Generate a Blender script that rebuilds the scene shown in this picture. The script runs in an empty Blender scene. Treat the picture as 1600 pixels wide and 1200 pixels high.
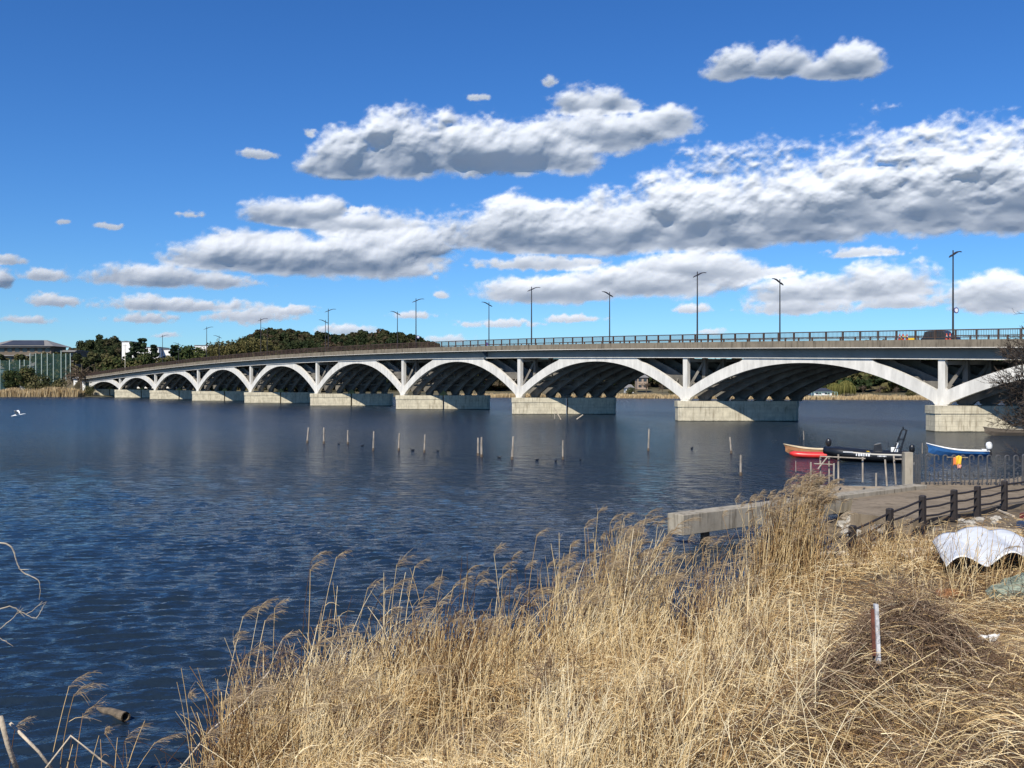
import bpy, bmesh, math, random
import numpy as np
from mathutils import Vector, Matrix
random.seed(7); rng = np.random.default_rng(7)
scene = bpy.context.scene
col = scene.collection
F, CAMZ, HY = 1500.0, 6.0, 597.0        # focal length in photo pixels, eye height over the water, horizon row

# ---------------------------------------------------------------- camera
cam = bpy.data.cameras.new('camera'); camo = bpy.data.objects.new('camera', cam); col.objects.link(camo)
cam.sensor_width = 36; cam.lens = 36*F/1600; cam.clip_start = .1; cam.clip_end = 9000
camo.location = (0, 0, CAMZ); camo.rotation_euler = (math.radians(90)-math.atan(3/F), 0, 0)
scene.camera = camo
scene.view_settings.view_transform = 'Standard'; scene.view_settings.look = 'None'
scene.view_settings.exposure = .22; scene.view_settings.gamma = 1
scene.cycles.max_bounces = 6; scene.cycles.diffuse_bounces = 3; scene.cycles.glossy_bounces = 3
scene.cycles.transparent_max_bounces = 12

SUN_EL, SUN_AZ = 44.0, 204.0            # compass angle from +Y, clockwise
sx = math.cos(math.radians(SUN_EL))*math.sin(math.radians(SUN_AZ))
sy = math.cos(math.radians(SUN_EL))*math.cos(math.radians(SUN_AZ))
sz = math.sin(math.radians(SUN_EL))
sun = bpy.data.lights.new('sun', 'SUN'); suno = bpy.data.objects.new('sun', sun); col.objects.link(suno)
sun.energy = 5.0; sun.angle = math.radians(.5); sun.color = (1, .94, .83)
suno.rotation_euler = Vector((sx, sy, sz)).to_track_quat('Z', 'Y').to_euler()

# ---------------------------------------------------------------- world: blue sky with cumulus
def N(nt, t, **kw):
    n = nt.nodes.new(t)
    for k, v in kw.items(): setattr(n, k, v)
    return n
def M(nt, op, a, b=None, c=None, clamp=False):
    n = nt.nodes.new('ShaderNodeMath'); n.operation = op; n.use_clamp = clamp
    for i, v in enumerate((a, b, c)):
        if v is None: continue
        if isinstance(v, (int, float)): n.inputs[i].default_value = v
        else: nt.links.new(v, n.inputs[i])
    return n.outputs[0]
def smooth(nt, v, a, b, o0=0.0, o1=1.0):
    n = nt.nodes.new('ShaderNodeMapRange'); n.interpolation_type = 'SMOOTHSTEP'
    nt.links.new(v, n.inputs[0])
    for i, x in enumerate((a, b, o0, o1)): n.inputs[i+1].default_value = x
    return n.outputs[0]

# (centre column, base row, half width, height, drop below base) in angles given through photo pixels
CLOUDS = [
 (1150,112,52,42,10),(1218,108,60,38,12),(1290,112,50,22,8),(1330,104,52,40,14),
 (925,172,70,42,10),(975,168,40,20,10),
 (545,262,75,52,14),(640,250,100,66,26),(740,248,110,66,24),(830,246,90,50,22),(935,212,120,40,22),(1035,198,70,34,14),(880,250,60,40,20),
 (800,372,130,66,22),(880,385,110,60,10),(960,370,120,62,24),
 (1110,368,140,112,24),(1230,350,150,110,30),(1350,340,150,126,22),(1470,335,150,122,26),(1590,335,150,134,26),
 (465,345,90,36,8),(590,362,95,34,10),(400,382,110,28,8),(560,412,150,42,20),(420,410,190,44,16),(620,395,100,44,28),
 (230,436,120,27,12),(340,440,70,18,10),
 (830,412,105,16,8),(1090,425,120,34,22),(880,455,150,24,14),(1010,445,140,28,20),(1210,425,70,14,8),
 (1370,455,110,48,14),(1270,462,110,38,16),(1250,480,115,20,10),(1400,472,80,18,8),(1560,465,85,44,20),(1340,396,75,12,5),
 (280,478,140,20,8),(220,498,70,14,6),(380,492,85,12,9),(258,522,36,9,4),(440,486,50,10,8),
 (10,405,28,9,4),(0,442,24,20,6),(68,430,36,11,5),(88,470,45,11,6),(40,498,40,8,4),
 (410,241,26,8,5),(484,208,12,10,7),(690,461,11,6,4),(1085,482,33,9,4),(545,516,60,10,6),(650,492,40,8,6),(910,498,48,7,4),(1105,516,24,5,4),(300,334,30,7,5),(700,530,40,9,3),(170,352,22,4,3),(100,345,14,4,3),(860,128,13,9,6),(560,327,40,6,5),(745,150,22,5,4),(760,505,60,7,5)]

w = bpy.data.worlds.new('World'); scene.world = w; w.use_nodes = True
nt = w.node_tree; nt.nodes.clear()
out = N(nt, 'ShaderNodeOutputWorld'); bg = N(nt, 'ShaderNodeBackground'); nt.links.new(bg.outputs[0], out.inputs[0])
sky = N(nt, 'ShaderNodeTexSky', sky_type='NISHITA'); sky.sun_disc = False
sky.sun_elevation = math.radians(SUN_EL); sky.sun_rotation = math.radians(SUN_AZ)
sky.altitude = 300; sky.air_density = 1.0; sky.dust_density = 0; sky.ozone_density = 2.6
SKY = .083
skys = N(nt, 'ShaderNodeHueSaturation'); skys.inputs['Saturation'].default_value = 1.2; skys.inputs['Value'].default_value = 1
nt.links.new(sky.outputs[0], skys.inputs['Color'])
tn = N(nt, 'ShaderNodeVectorMath', operation='MULTIPLY'); nt.links.new(skys.outputs[0], tn.inputs[0]); tn.inputs[1].default_value = (.54, .87, 1.28)
nt.links.new(tn.outputs[0], bg.inputs[0]); bg.inputs[1].default_value = SKY
w.cycles.sampling_method = 'MANUAL'; w.cycles.sample_map_resolution = 512

# ---------------------------------------------------------------- helpers
def tag(o, label=None, cat=None, group=None, kind=None):
    if label: o['label'] = label
    if cat: o['category'] = cat
    if group: o['group'] = group
    if kind: o['kind'] = kind
    return o
def empty(name, loc=(0, 0, 0), rz=0.0, **kw):
    o = bpy.data.objects.new(name, None); col.objects.link(o); o.empty_display_size = .3
    o.location = loc; o.rotation_euler = (0, 0, rz); tag(o, **kw); return o
def children(o): return [c for c in bpy.data.objects if c.parent == o]
def copy_tree(o, parent=None, kids=None):
    c = o.copy(); col.objects.link(c)
    if parent: c.parent = parent
    for ch in children(o): copy_tree(ch, c)
    return c
class MB:
    """collects shapes into one mesh"""
    def __init__(s): s.v = []; s.f = []
    def add(s, v, f):
        n = len(s.v); s.v += [tuple(p) for p in v]; s.f += [tuple(i+n for i in q) for q in f]; return s
    def box(s, c, d, rz=0.0, rx=0.0, ry=0.0, taper=1.0):
        m = Matrix.Rotation(rz, 3, 'Z') @ Matrix.Rotation(ry, 3, 'Y') @ Matrix.Rotation(rx, 3, 'X'); c = Vector(c)
        v = []
        for z in (-1, 1):
            t = taper if z > 0 else 1
            for x, y in ((-1, -1), (1, -1), (1, 1), (-1, 1)):
                v.append(c + m @ Vector((x*d[0]/2*t, y*d[1]/2*t, z*d[2]/2)))
        return s.add(v, [(3, 2, 1, 0), (4, 5, 6, 7), (0, 1, 5, 4), (1, 2, 6, 5), (2, 3, 7, 6), (3, 0, 4, 7)])
    def bar(s, a, b, wd, ht=None, up=(0, 0, 1)):
        a = Vector(a); b = Vector(b); d = (b-a).normalized(); u = Vector(up)
        if abs(d.dot(u)) > .98: u = Vector((1, 0, 0))
        r = d.cross(u).normalized(); u = r.cross(d); ht = ht or wd
        v = [p + r*x*wd/2 + u*y*ht/2 for p in (a, b) for x, y in ((-1, -1), (1, -1), (1, 1), (-1, 1))]
        return s.add(v, [(3, 2, 1, 0), (4, 5, 6, 7), (0, 1, 5, 4), (1, 2, 6, 5), (2, 3, 7, 6), (3, 0, 4, 7)])
    def tube(s, pts, rad, n=6, cap=True):
        pts = [Vector(p) for p in pts]; rad = [rad]*len(pts) if isinstance(rad, (int, float)) else rad
        v = []; u0 = None
        for i, p in enumerate(pts):
            d = (pts[min(i+1, len(pts)-1)]-pts[max(i-1, 0)])
            d = d.normalized() if d.length > 0 else Vector((0, 0, 1))
            if u0 is None:
                u0 = Vector((0, 0, 1)) if abs(d.z) < .9 else Vector((1, 0, 0))
            r = d.cross(u0)
            if r.length < 1e-4: r = d.cross(Vector((0, 1, 0)))
            r.normalize(); u = r.cross(d); u0 = u
            for k in range(n):
                a = 2*math.pi*k/n; v.append(p + (r*math.cos(a)+u*math.sin(a))*rad[i])
        f = []
        for i in range(len(pts)-1):
            for k in range(n):
                k2 = (k+1) % n; f.append((i*n+k, i*n+k2, (i+1)*n+k2, (i+1)*n+k))
        if cap: f.append(tuple(range(n-1, -1, -1))); f.append(tuple((len(pts)-1)*n+k for k in range(n)))
        return s.add(v, f)
    def blob(s, c, r, nu=10, nv=7, jit=0.0, rnd=None, rz=0.0):
        rnd = rnd or random; v = []; f = []; cz, sn = math.cos(rz), math.sin(rz)
        for i in range(nv+1):
            th = math.pi*i/nv
            for k in range(nu):
                a = 2*math.pi*k/nu; q = 1+(rnd.uniform(-jit, jit) if jit else 0)
                x, y, z = math.sin(th)*math.cos(a)*r[0]*q, math.sin(th)*math.sin(a)*r[1]*q, math.cos(th)*r[2]*q
                v.append((c[0]+x*cz-y*sn, c[1]+x*sn+y*cz, c[2]+z))
        for i in range(nv):
            for k in range(nu):
                k2 = (k+1) % nu; f.append((i*nu+k, (i+1)*nu+k, (i+1)*nu+k2, i*nu+k2))
        return s.add(v, f)
    def prism(s, poly, z0, z1):
        n = len(poly); v = [(x, y, z0) for x, y in poly]+[(x, y, z1) for x, y in poly]
        f = [tuple(range(n-1, -1, -1)), tuple(range(n, 2*n))]+[(i, (i+1) % n, (i+1) % n+n, i+n) for i in range(n)]
        return s.add(v, f)
    def loft(s, rings, closed=True, cap=True):
        n = len(rings[0]); v = [p for r in rings for p in r]; f = []
        for i in range(len(rings)-1):
            for k in range(n if closed else n-1):
                k2 = (k+1) % n; f.append((i*n+k, i*n+k2, (i+1)*n+k2, (i+1)*n+k))
        if cap and closed: f.append(tuple(range(n-1, -1, -1))); f.append(tuple((len(rings)-1)*n+k for k in range(n)))
        return s.add(v, f)
    def build(s, name, mat, parent=None, smooth=False, bevel=0.0, **kw):
        me = bpy.data.meshes.new(name); me.from_pydata(s.v, [], s.f)
        bm = bmesh.new(); bm.from_mesh(me); bmesh.ops.recalc_face_normals(bm, faces=bm.faces); bm.to_mesh(me); bm.free()
        if smooth: me.polygons.foreach_set('use_smooth', [True]*len(me.polygons))
        me.materials.append(mat); o = bpy.data.objects.new(name, me); col.objects.link(o)
        if parent: o.parent = parent
        if bevel:
            b = o.modifiers.new('bevel', 'BEVEL'); b.width = bevel; b.segments = 2; b.limit_method = 'ANGLE'
        tag(o, **kw); return o
def np_mesh(name, V, Fq, mat, attrs=None, smooth=False, parent=None):
    """V (n,3), Fq (m,4) arrays"""
    me = bpy.data.meshes.new(name); V = np.asarray(V, np.float32); Fq = np.asarray(Fq, np.int32); k = Fq.shape[1]
    me.vertices.add(len(V)); me.vertices.foreach_set('co', V.ravel())
    me.loops.add(Fq.size); me.loops.foreach_set('vertex_index', Fq.ravel())
    me.polygons.add(len(Fq)); me.polygons.foreach_set('loop_start', np.arange(0, Fq.size, k, dtype=np.int32))
    me.polygons.foreach_set('loop_total', np.full(len(Fq), k, np.int32))
    if smooth: me.polygons.foreach_set('use_smooth', np.ones(len(Fq), bool))
    for nme, arr in (attrs or {}).items():
        a = me.attributes.new(nme, 'FLOAT', 'POINT'); a.data.foreach_set('value', np.asarray(arr, np.float32).ravel())
    me.update(); me.validate()
    me.materials.append(mat); o = bpy.data.objects.new(name, me); col.objects.link(o)
    if parent: o.parent = parent
    return o
def strands(P0, P1, P2, r0, r1, seg=3, sides=2, tint=None):
    """many thin curved strands (quadratic curves); returns V, Fq, tint"""
    n = len(P0); t = np.linspace(0, 1, seg+1)[None, :, None]
    C = (1-t)**2*P0[:, None]+2*(1-t)*t*P1[:, None]+t**2*P2[:, None]            # n,seg+1,3
    T = P2-P0; T /= np.linalg.norm(T, axis=1, keepdims=True)+1e-9
    R = rng.normal(size=(n, 3)); R -= (R*T).sum(1, keepdims=True)*T; R /= np.linalg.norm(R, axis=1, keepdims=True)+1e-9
    rad = (np.asarray(r0).reshape(-1, 1)*(1-t[..., 0])+np.asarray(r1).reshape(-1, 1)*t[..., 0])
    if sides == 2:
        V = np.stack([C-R[:, None]*rad[..., None], C+R[:, None]*rad[..., None]], 2)
        m = 1
    else:
        B = np.cross(T, R); V = []
        for k in range(sides):
            a = 2*math.pi*k/sides; V.append(C+(R*math.cos(a)+B*math.sin(a))[:, None]*rad[..., None])
        V = np.stack(V, 2); m = sides
    S = V.shape[2]; base = (np.arange(n)*(seg+1)*S)[:, None, None]; i = (np.arange(seg)*S)[None, :, None]; k = np.arange(m)[None, None, :]; k2 = (k+1) % S
    Fq = np.stack(np.broadcast_arrays(base+i+k, base+i+k2, base+i+S+k2, base+i+S+k), -1).reshape(-1, 4)
    tt = np.repeat((tint if tint is not None else rng.random(n)), (seg+1)*S)
    return V.reshape(-1, 3), Fq, tt
def join(parts):
    V, Fq, T = [], [], []; n = 0
    for v, f, t in parts: V.append(v); Fq.append(f+n); T.append(t); n += len(v)
    return np.concatenate(V), np.concatenate(Fq), np.concatenate(T)
def W(px, py, z=0.0):
    d = (CAMZ-z)*F/(py-HY); return Vector(((px-800)*d/F, d, z))
def D(px, d, py=None):
    return Vector(((px-800)*d/F, d, CAMZ+(HY-(py if py is not None else HY))*d/F))

# ---------------------------------------------------------------- materials
def mat(name, base, rough=.6, var=.25, scale=4.0, metal=0.0, bump=0.0, spec=None, coord='Object', detail=6, tint2=None, stretch=(1, 1, 1), bscale=None, coat=0.0):
    m = bpy.data.materials.new(name); m.use_nodes = True; t = m.node_tree; p = t.nodes['Principled BSDF']
    p.inputs['Roughness'].default_value = rough; p.inputs['Metallic'].default_value = metal
    if spec is not None: p.inputs['Specular IOR Level'].default_value = spec
    if coat: p.inputs['Coat Weight'].default_value = coat
    c = N(t, 'ShaderNodeTexCoord'); mp = N(t, 'ShaderNodeMapping'); mp.inputs['Scale'].default_value = stretch
    t.links.new(c.outputs[coord], mp.inputs[0])
    n = N(t, 'ShaderNodeTexNoise'); n.inputs['Scale'].default_value = scale; n.inputs['Detail'].default_value = detail; n.inputs['Roughness'].default_value = .65
    t.links.new(mp.outputs[0], n.inputs['Vector'])
    r = N(t, 'ShaderNodeValToRGB'); t.links.new(n.outputs['Fac'], r.inputs[0])
    b = np.array(base); dk = b*(1-var); lt = np.minimum(b*(1+var*.6), 1) if tint2 is None else np.array(tint2)
    r.color_ramp.elements[0].position = .35; r.color_ramp.elements[1].position = .66
    r.color_ramp.elements[0].color = (*dk, 1); r.color_ramp.elements[1].color = (*lt, 1)
    t.links.new(r.outputs[0], p.inputs['Base Color'])
    if bump:
        bn = N(t, 'ShaderNodeTexNoise'); bn.inputs['Scale'].default_value = bscale or scale*4; bn.inputs['Detail'].default_value = 5; t.links.new(mp.outputs[0], bn.inputs['Vector'])
        bb = N(t, 'ShaderNodeBump'); bb.inputs['Strength'].default_value = bump; bb.inputs['Distance'].default_value = .05
        t.links.new(bn.outputs['Fac'], bb.inputs['Height']); t.links.new(bb.outputs[0], p.inputs['Normal'])
    return m
def tint_mat(name, stops, rough=.8, trans=0.0):
    m = bpy.data.materials.new(name); m.use_nodes = True; t = m.node_tree; p = t.nodes['Principled BSDF']
    p.inputs['Roughness'].default_value = rough; p.inputs['Specular IOR Level'].default_value = .15
    a = N(t, 'ShaderNodeAttribute', attribute_name='tint'); r = N(t, 'ShaderNodeValToRGB'); t.links.new(a.outputs['Fac'], r.inputs[0])
    e = r.color_ramp.elements; e[0].position, e[0].color = stops[0][0], (*stops[0][1], 1); e[1].position, e[1].color = stops[-1][0], (*stops[-1][1], 1)
    for q, c in stops[1:-1]: x = e.new(q); x.color = (*c, 1)
    t.links.new(r.outputs[0], p.inputs['Base Color'])
    if trans:
        tr = N(t, 'ShaderNodeBsdfTranslucent'); t.links.new(r.outputs[0], tr.inputs[0]); mx = N(t, 'ShaderNodeMixShader'); mx.inputs[0].default_value = trans
        t.links.new(p.outputs[0], mx.inputs[1]); t.links.new(tr.outputs[0], mx.inputs[2]); t.links.new(mx.outputs[0], t.nodes['Material Output'].inputs[0])
    return m
def concrete(name, base, stain=(.12, .10, .07), streak=.5, joint=0.0, scale=1.0, zband=None):
    """concrete with rain streaks, blotches and formwork lines"""
    m = bpy.data.materials.new(name); m.use_nodes = True; t = m.node_tree; p = t.nodes['Principled BSDF']; p.inputs['Roughness'].default_value = .88
    p.inputs['Specular IOR Level'].default_value = .25
    c = N(t, 'ShaderNodeTexCoord')
    def noise(sc, st, det=6):
        mp = N(t, 'ShaderNodeMapping'); mp.inputs['Scale'].default_value = st; t.links.new(c.outputs['Object'], mp.inputs[0])
        n = N(t, 'ShaderNodeTexNoise'); n.inputs['Scale'].default_value = sc; n.inputs['Detail'].default_value = det; n.inputs['Roughness'].default_value = .65
        t.links.new(mp.outputs[0], n.inputs['Vector']); return n.outputs['Fac']
    r = N(t, 'ShaderNodeValToRGB'); t.links.new(noise(.9*scale, (1, 1, 1)), r.inputs[0]); b = np.array(base)
    r.color_ramp.elements[0].position = .3; r.color_ramp.elements[1].position = .7
    r.color_ramp.elements[0].color = (*(b*.72), 1); r.color_ramp.elements[1].color = (*np.minimum(b*1.12, 1), 1)
    mx = N(t, 'ShaderNodeMix', data_type='RGBA'); t.links.new(r.outputs[0], mx.inputs[6]); mx.inputs[7].default_value = (*stain, 1)
    t.links.new(M(t, 'MULTIPLY', smooth(t, noise(3.2*scale, (1, 1, .12), 8), .48, .72), streak), mx.inputs[0])
    cur = mx.outputs[2]
    if joint:
        sp_ = N(t, 'ShaderNodeSeparateXYZ'); t.links.new(c.outputs['Object'], sp_.inputs[0])
        fr = M(t, 'FRACT', M(t, 'DIVIDE', sp_.outputs[2], joint)); ln = M(t, 'LESS_THAN', fr, .06)
        m2 = N(t, 'ShaderNodeMix', data_type='RGBA'); t.links.new(M(t, 'MULTIPLY', ln, .55), m2.inputs[0]); t.links.new(cur, m2.inputs[6]); m2.inputs[7].default_value = (*(b*.35), 1); cur = m2.outputs[2]
    if zband:                                        # wet algae line just over the water
        sp_ = N(t, 'ShaderNodeSeparateXYZ'); t.links.new(c.outputs['Object'], sp_.inputs[0])
        k = smooth(t, M(t, 'ADD', sp_.outputs[2], M(t, 'MULTIPLY', noise(2, (1, 1, .3)), .2)), zband, zband+.12, 1, 0)
        m3 = N(t, 'ShaderNodeMix', data_type='RGBA'); t.links.new(k, m3.inputs[0]); t.links.new(cur, m3.inputs[6]); m3.inputs[7].default_value = (.05, .05, .035, 1); cur = m3.outputs[2]
    t.links.new(cur, p.inputs['Base Color'])
    bb = N(t, 'ShaderNodeBump'); bb.inputs['Strength'].default_value = .35; bb.inputs['Distance'].default_value = .03
    t.links.new(noise(14*scale, (1, 1, 1)), bb.inputs['Height']); t.links.new(bb.outputs[0], p.inputs['Normal'])
    return m

MT = {}
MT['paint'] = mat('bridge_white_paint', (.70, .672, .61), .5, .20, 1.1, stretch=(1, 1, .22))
MT['inner'] = mat('shaded_white_paint', (.19, .175, .15), .8, .4, .5)  # same white paint, with the deep shade under the deck put into its colour
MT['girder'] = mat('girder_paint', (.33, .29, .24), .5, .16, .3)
MT['pier'] = concrete('pier_concrete', (.60, .54, .40), (.18, .14, .09), .7, joint=.62, zband=.14)
MT['parapet'] = concrete('parapet_concrete', (.23, .195, .145), (.06, .048, .034), .9, scale=.7)
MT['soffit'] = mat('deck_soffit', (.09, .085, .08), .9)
MT['rail'] = mat('rail_brown', (.075, .045, .03), .6, .3, 2)
MT['asphalt'] = mat('asphalt', (.05, .05, .05), .9)
MT['pole'] = mat('lamp_pole_dark', (.035, .028, .025), .45, .2, 2)
MT['beam'] = concrete('old_concrete', (.36, .32, .25), (.09, .07, .045), .95, scale=1.3)
MT['slab'] = concrete('slab_concrete', (.245, .195, .135), (.10, .075, .045), .9, scale=.8)
MT['wood'] = mat('weathered_wood', (.34, .27, .19), .85, .45, 3, bump=.4, stretch=(1, 1, .3))
MT['wood_pale'] = mat('bleached_wood', (.52, .44, .33), .85, .35, 3, bump=.4)
MT['wood_dark'] = mat('wet_wood', (.12, .085, .055), .75, .4, 3, bump=.4)
MT['rock'] = mat('rock', (.24, .21, .17), .9, .5, 3, bump=.6)
MT['rock_pale'] = mat('pale_rock', (.45, .42, .36), .9, .4, 3, bump=.6)
MT['black'] = mat('black_rubber', (.012, .013, .016), .35, .3, 3)
MT['fence'] = mat('fence_black_brown', (.028, .022, .020), .6, .35, 4)
MT['steel'] = mat('galvanised_steel', (.13, .13, .13), .45, .25, 6, metal=.5)
MT['white'] = mat('white_plastic', (.78, .79, .78), .35, .08, 3)
MT['sheet'] = mat('white_sheet', (.66, .68, .69), .45, .16, 2.5)
MT['red'] = mat('red_hull', (.62, .035, .03), .35, .15, 2)
MT['blue'] = mat('blue_hull', (.035, .13, .33), .3, .2, 2)
MT['cream'] = mat('cream_boat', (.55, .43, .27), .5, .2, 2)
MT['brownw'] = mat('brown_boat', (.42, .20, .09), .5, .2, 2)
MT['dark'] = mat('dark_engine', (.02, .02, .022), .3)
MT['yellow'] = mat('yellow', (.75, .48, .03), .5, .1)
MT['orange'] = mat('orange', (.65, .20, .06), .5, .1)
MT['glass'] = mat('dark_glass', (.03, .035, .04), .1)
MT['trunk'] = mat('bark', (.11, .085, .06), .9, .4, 2)
# ================================================================ CLOUDS: solid relief far beyond the land, lit by the same sun
def vnoise(X, Y, s, seed=0):
    """smooth value noise"""
    x = X/s+seed*17.3; y = Y/s+seed*9.1; xi = np.floor(x); yi = np.floor(y); fx = x-xi; fy = y-yi; fx = fx*fx*(3-2*fx); fy = fy*fy*(3-2*fy)
    def h(a, b): v = np.sin(a*127.1+b*311.7+seed*74.7)*43758.5453; return v-np.floor(v)
    return (h(xi, yi)*(1-fx)+h(xi+1, yi)*fx)*(1-fy)+(h(xi, yi+1)*(1-fx)+h(xi+1, yi+1)*fx)*fy
def fbm(X, Y, s, oct_, seed, billow=False, gain=.52):
    a = 1.0; t = 0; tot = 0
    for i in range(oct_):
        n = vnoise(X, Y, s, seed+i); n = np.sqrt((2*n-1)**2+.01) if billow else n
        t = t+a*n; tot += a; a *= gain; s *= .5
    return t/tot
def make_clouds():
    R = 5200.0; st = math.radians(.052)
    az = np.arange(math.radians(-33), math.radians(33), st); el = np.arange(math.radians(-.1), math.radians(22.5), st)
    A, E = np.meshgrid(az, el); k = 180/math.pi
    Xd, Yd = A*k, E*k                                           # degrees
    wx = (fbm(Xd, Yd*1.3, 2.2, 3, 40)-.5)*1.1; wy = (fbm(Xd, Yd*1.3, 2.2, 3, 50)-.5)*.7
    X1, Y1 = Xd+wx, Yd+wy
    low = fbm(X1, Y1*1.7, 2.6, 5, 3)-.5; bil = fbm(X1, Y1*1.35, 1.5, 6, 9, True)-.50; rel = fbm(X1, Y1*1.25, 1.3, 6, 9, True, .46)-.50; fine = fbm(Xd*1.0, Yd*1.4, .35, 3, 30)-.5
    dens = np.full(A.shape, -9.0); H = np.zeros(A.shape)
    for (cx, cy, rx, hh, dr) in CLOUDS:
        a = math.atan((cx-800)/F); s = math.cos(a); e = math.atan((HY-cy)/F*s)
        ru, rv, rd = rx/F*s*s*1.16, hh/F*s*1.25, dr/F*s*1.35
        u = (A-a-wx*.004)/ru; vv = (E-e-wy*.004); v = np.maximum(vv/rv, -vv/rd)
        q = 1-np.sqrt(u*u+v*v); small = min(1, hh/30)
        n = (q*1.3-.03+low*.80+bil*.34+fine*.32)*small+(1-small)*(q*.75-.05+low*1.5+fine*1.1)*.8
        dens = np.maximum(dens, n)
        prof = np.clip((vv+rd*.9)/(rv*.62+rd), 0, 1); prof = prof*prof*(3-2*prof)
        h = rv*R*.46*np.clip(n, 0, 1)**.62*(.10+.90*prof); H = np.maximum(H, h+((rel+.2)*.13+low*.20)*min(rv, .03)*R*np.clip(n*3, 0, 1))
    def blur(a, n):
        for ax in (0, 1):
            for _ in range(2):
                c = np.cumsum(np.concatenate([np.repeat(np.take(a, [0], ax), n, ax), a, np.repeat(np.take(a, [-1], ax), n+1, ax)], ax), axis=ax)
                i0 = [slice(None)]*2; i1 = [slice(None)]*2; i0[ax] = slice(0, a.shape[ax]); i1[ax] = slice(2*n+1, 2*n+1+a.shape[ax]); a = (c[tuple(i1)]-c[tuple(i0)])/(2*n+1)
        return a
    H = .50*blur(H, 6)+.32*blur(H, 2)+.18*H
    alpha = np.clip((dens+.02)/.42, 0, 1); alpha = alpha*alpha*(3-2*alpha); alpha *= np.clip(.45+Yd/7, 0, 1)
    rad = R-H
    V = np.stack([rad*np.cos(E)*np.sin(A), rad*np.cos(E)*np.cos(A), rad*np.sin(E)], -1).reshape(-1, 3)
    ny, nx = A.shape; i, j = np.meshgrid(np.arange(nx-1), np.arange(ny-1)); b = (j*nx+i).ravel(); Fq = np.stack([b, b+1, b+nx+1, b+nx], -1)
    al = alpha.ravel(); Fq = Fq[(al[Fq] > .004).any(1)]
    used = np.unique(Fq); mp = np.full(len(V), -1); mp[used] = np.arange(len(used))
    m = bpy.data.materials.new('cloud'); m.use_nodes = True; t = m.node_tree; t.nodes.clear()
    o_ = N(t, 'ShaderNodeOutputMaterial'); d = N(t, 'ShaderNodeBsdfDiffuse'); d.inputs[0].default_value = (.98, .98, .99, 1); tr = N(t, 'ShaderNodeBsdfTransparent')
    tl = N(t, 'ShaderNodeBsdfTranslucent'); tl.inputs[0].default_value = (.97, .97, .97, 1); m1 = N(t, 'ShaderNodeMixShader'); m1.inputs[0].default_value = .47
    t.links.new(d.outputs[0], m1.inputs[1]); t.links.new(tl.outputs[0], m1.inputs[2])
    at = N(t, 'ShaderNodeAttribute', attribute_name='cover'); mx = N(t, 'ShaderNodeMixShader')
    t.links.new(at.outputs['Fac'], mx.inputs[0]); t.links.new(tr.outputs[0], mx.inputs[1]); t.links.new(m1.outputs[0], mx.inputs[2]); t.links.new(mx.outputs[0], o_.inputs[0])
    o = np_mesh('clouds', V[used], mp[Fq], m, {'cover': al[used]}, smooth=True); tag(o, 'white flat-bottomed cumulus clouds in rows across the sky', None, None, 'structure')
make_clouds()
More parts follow.
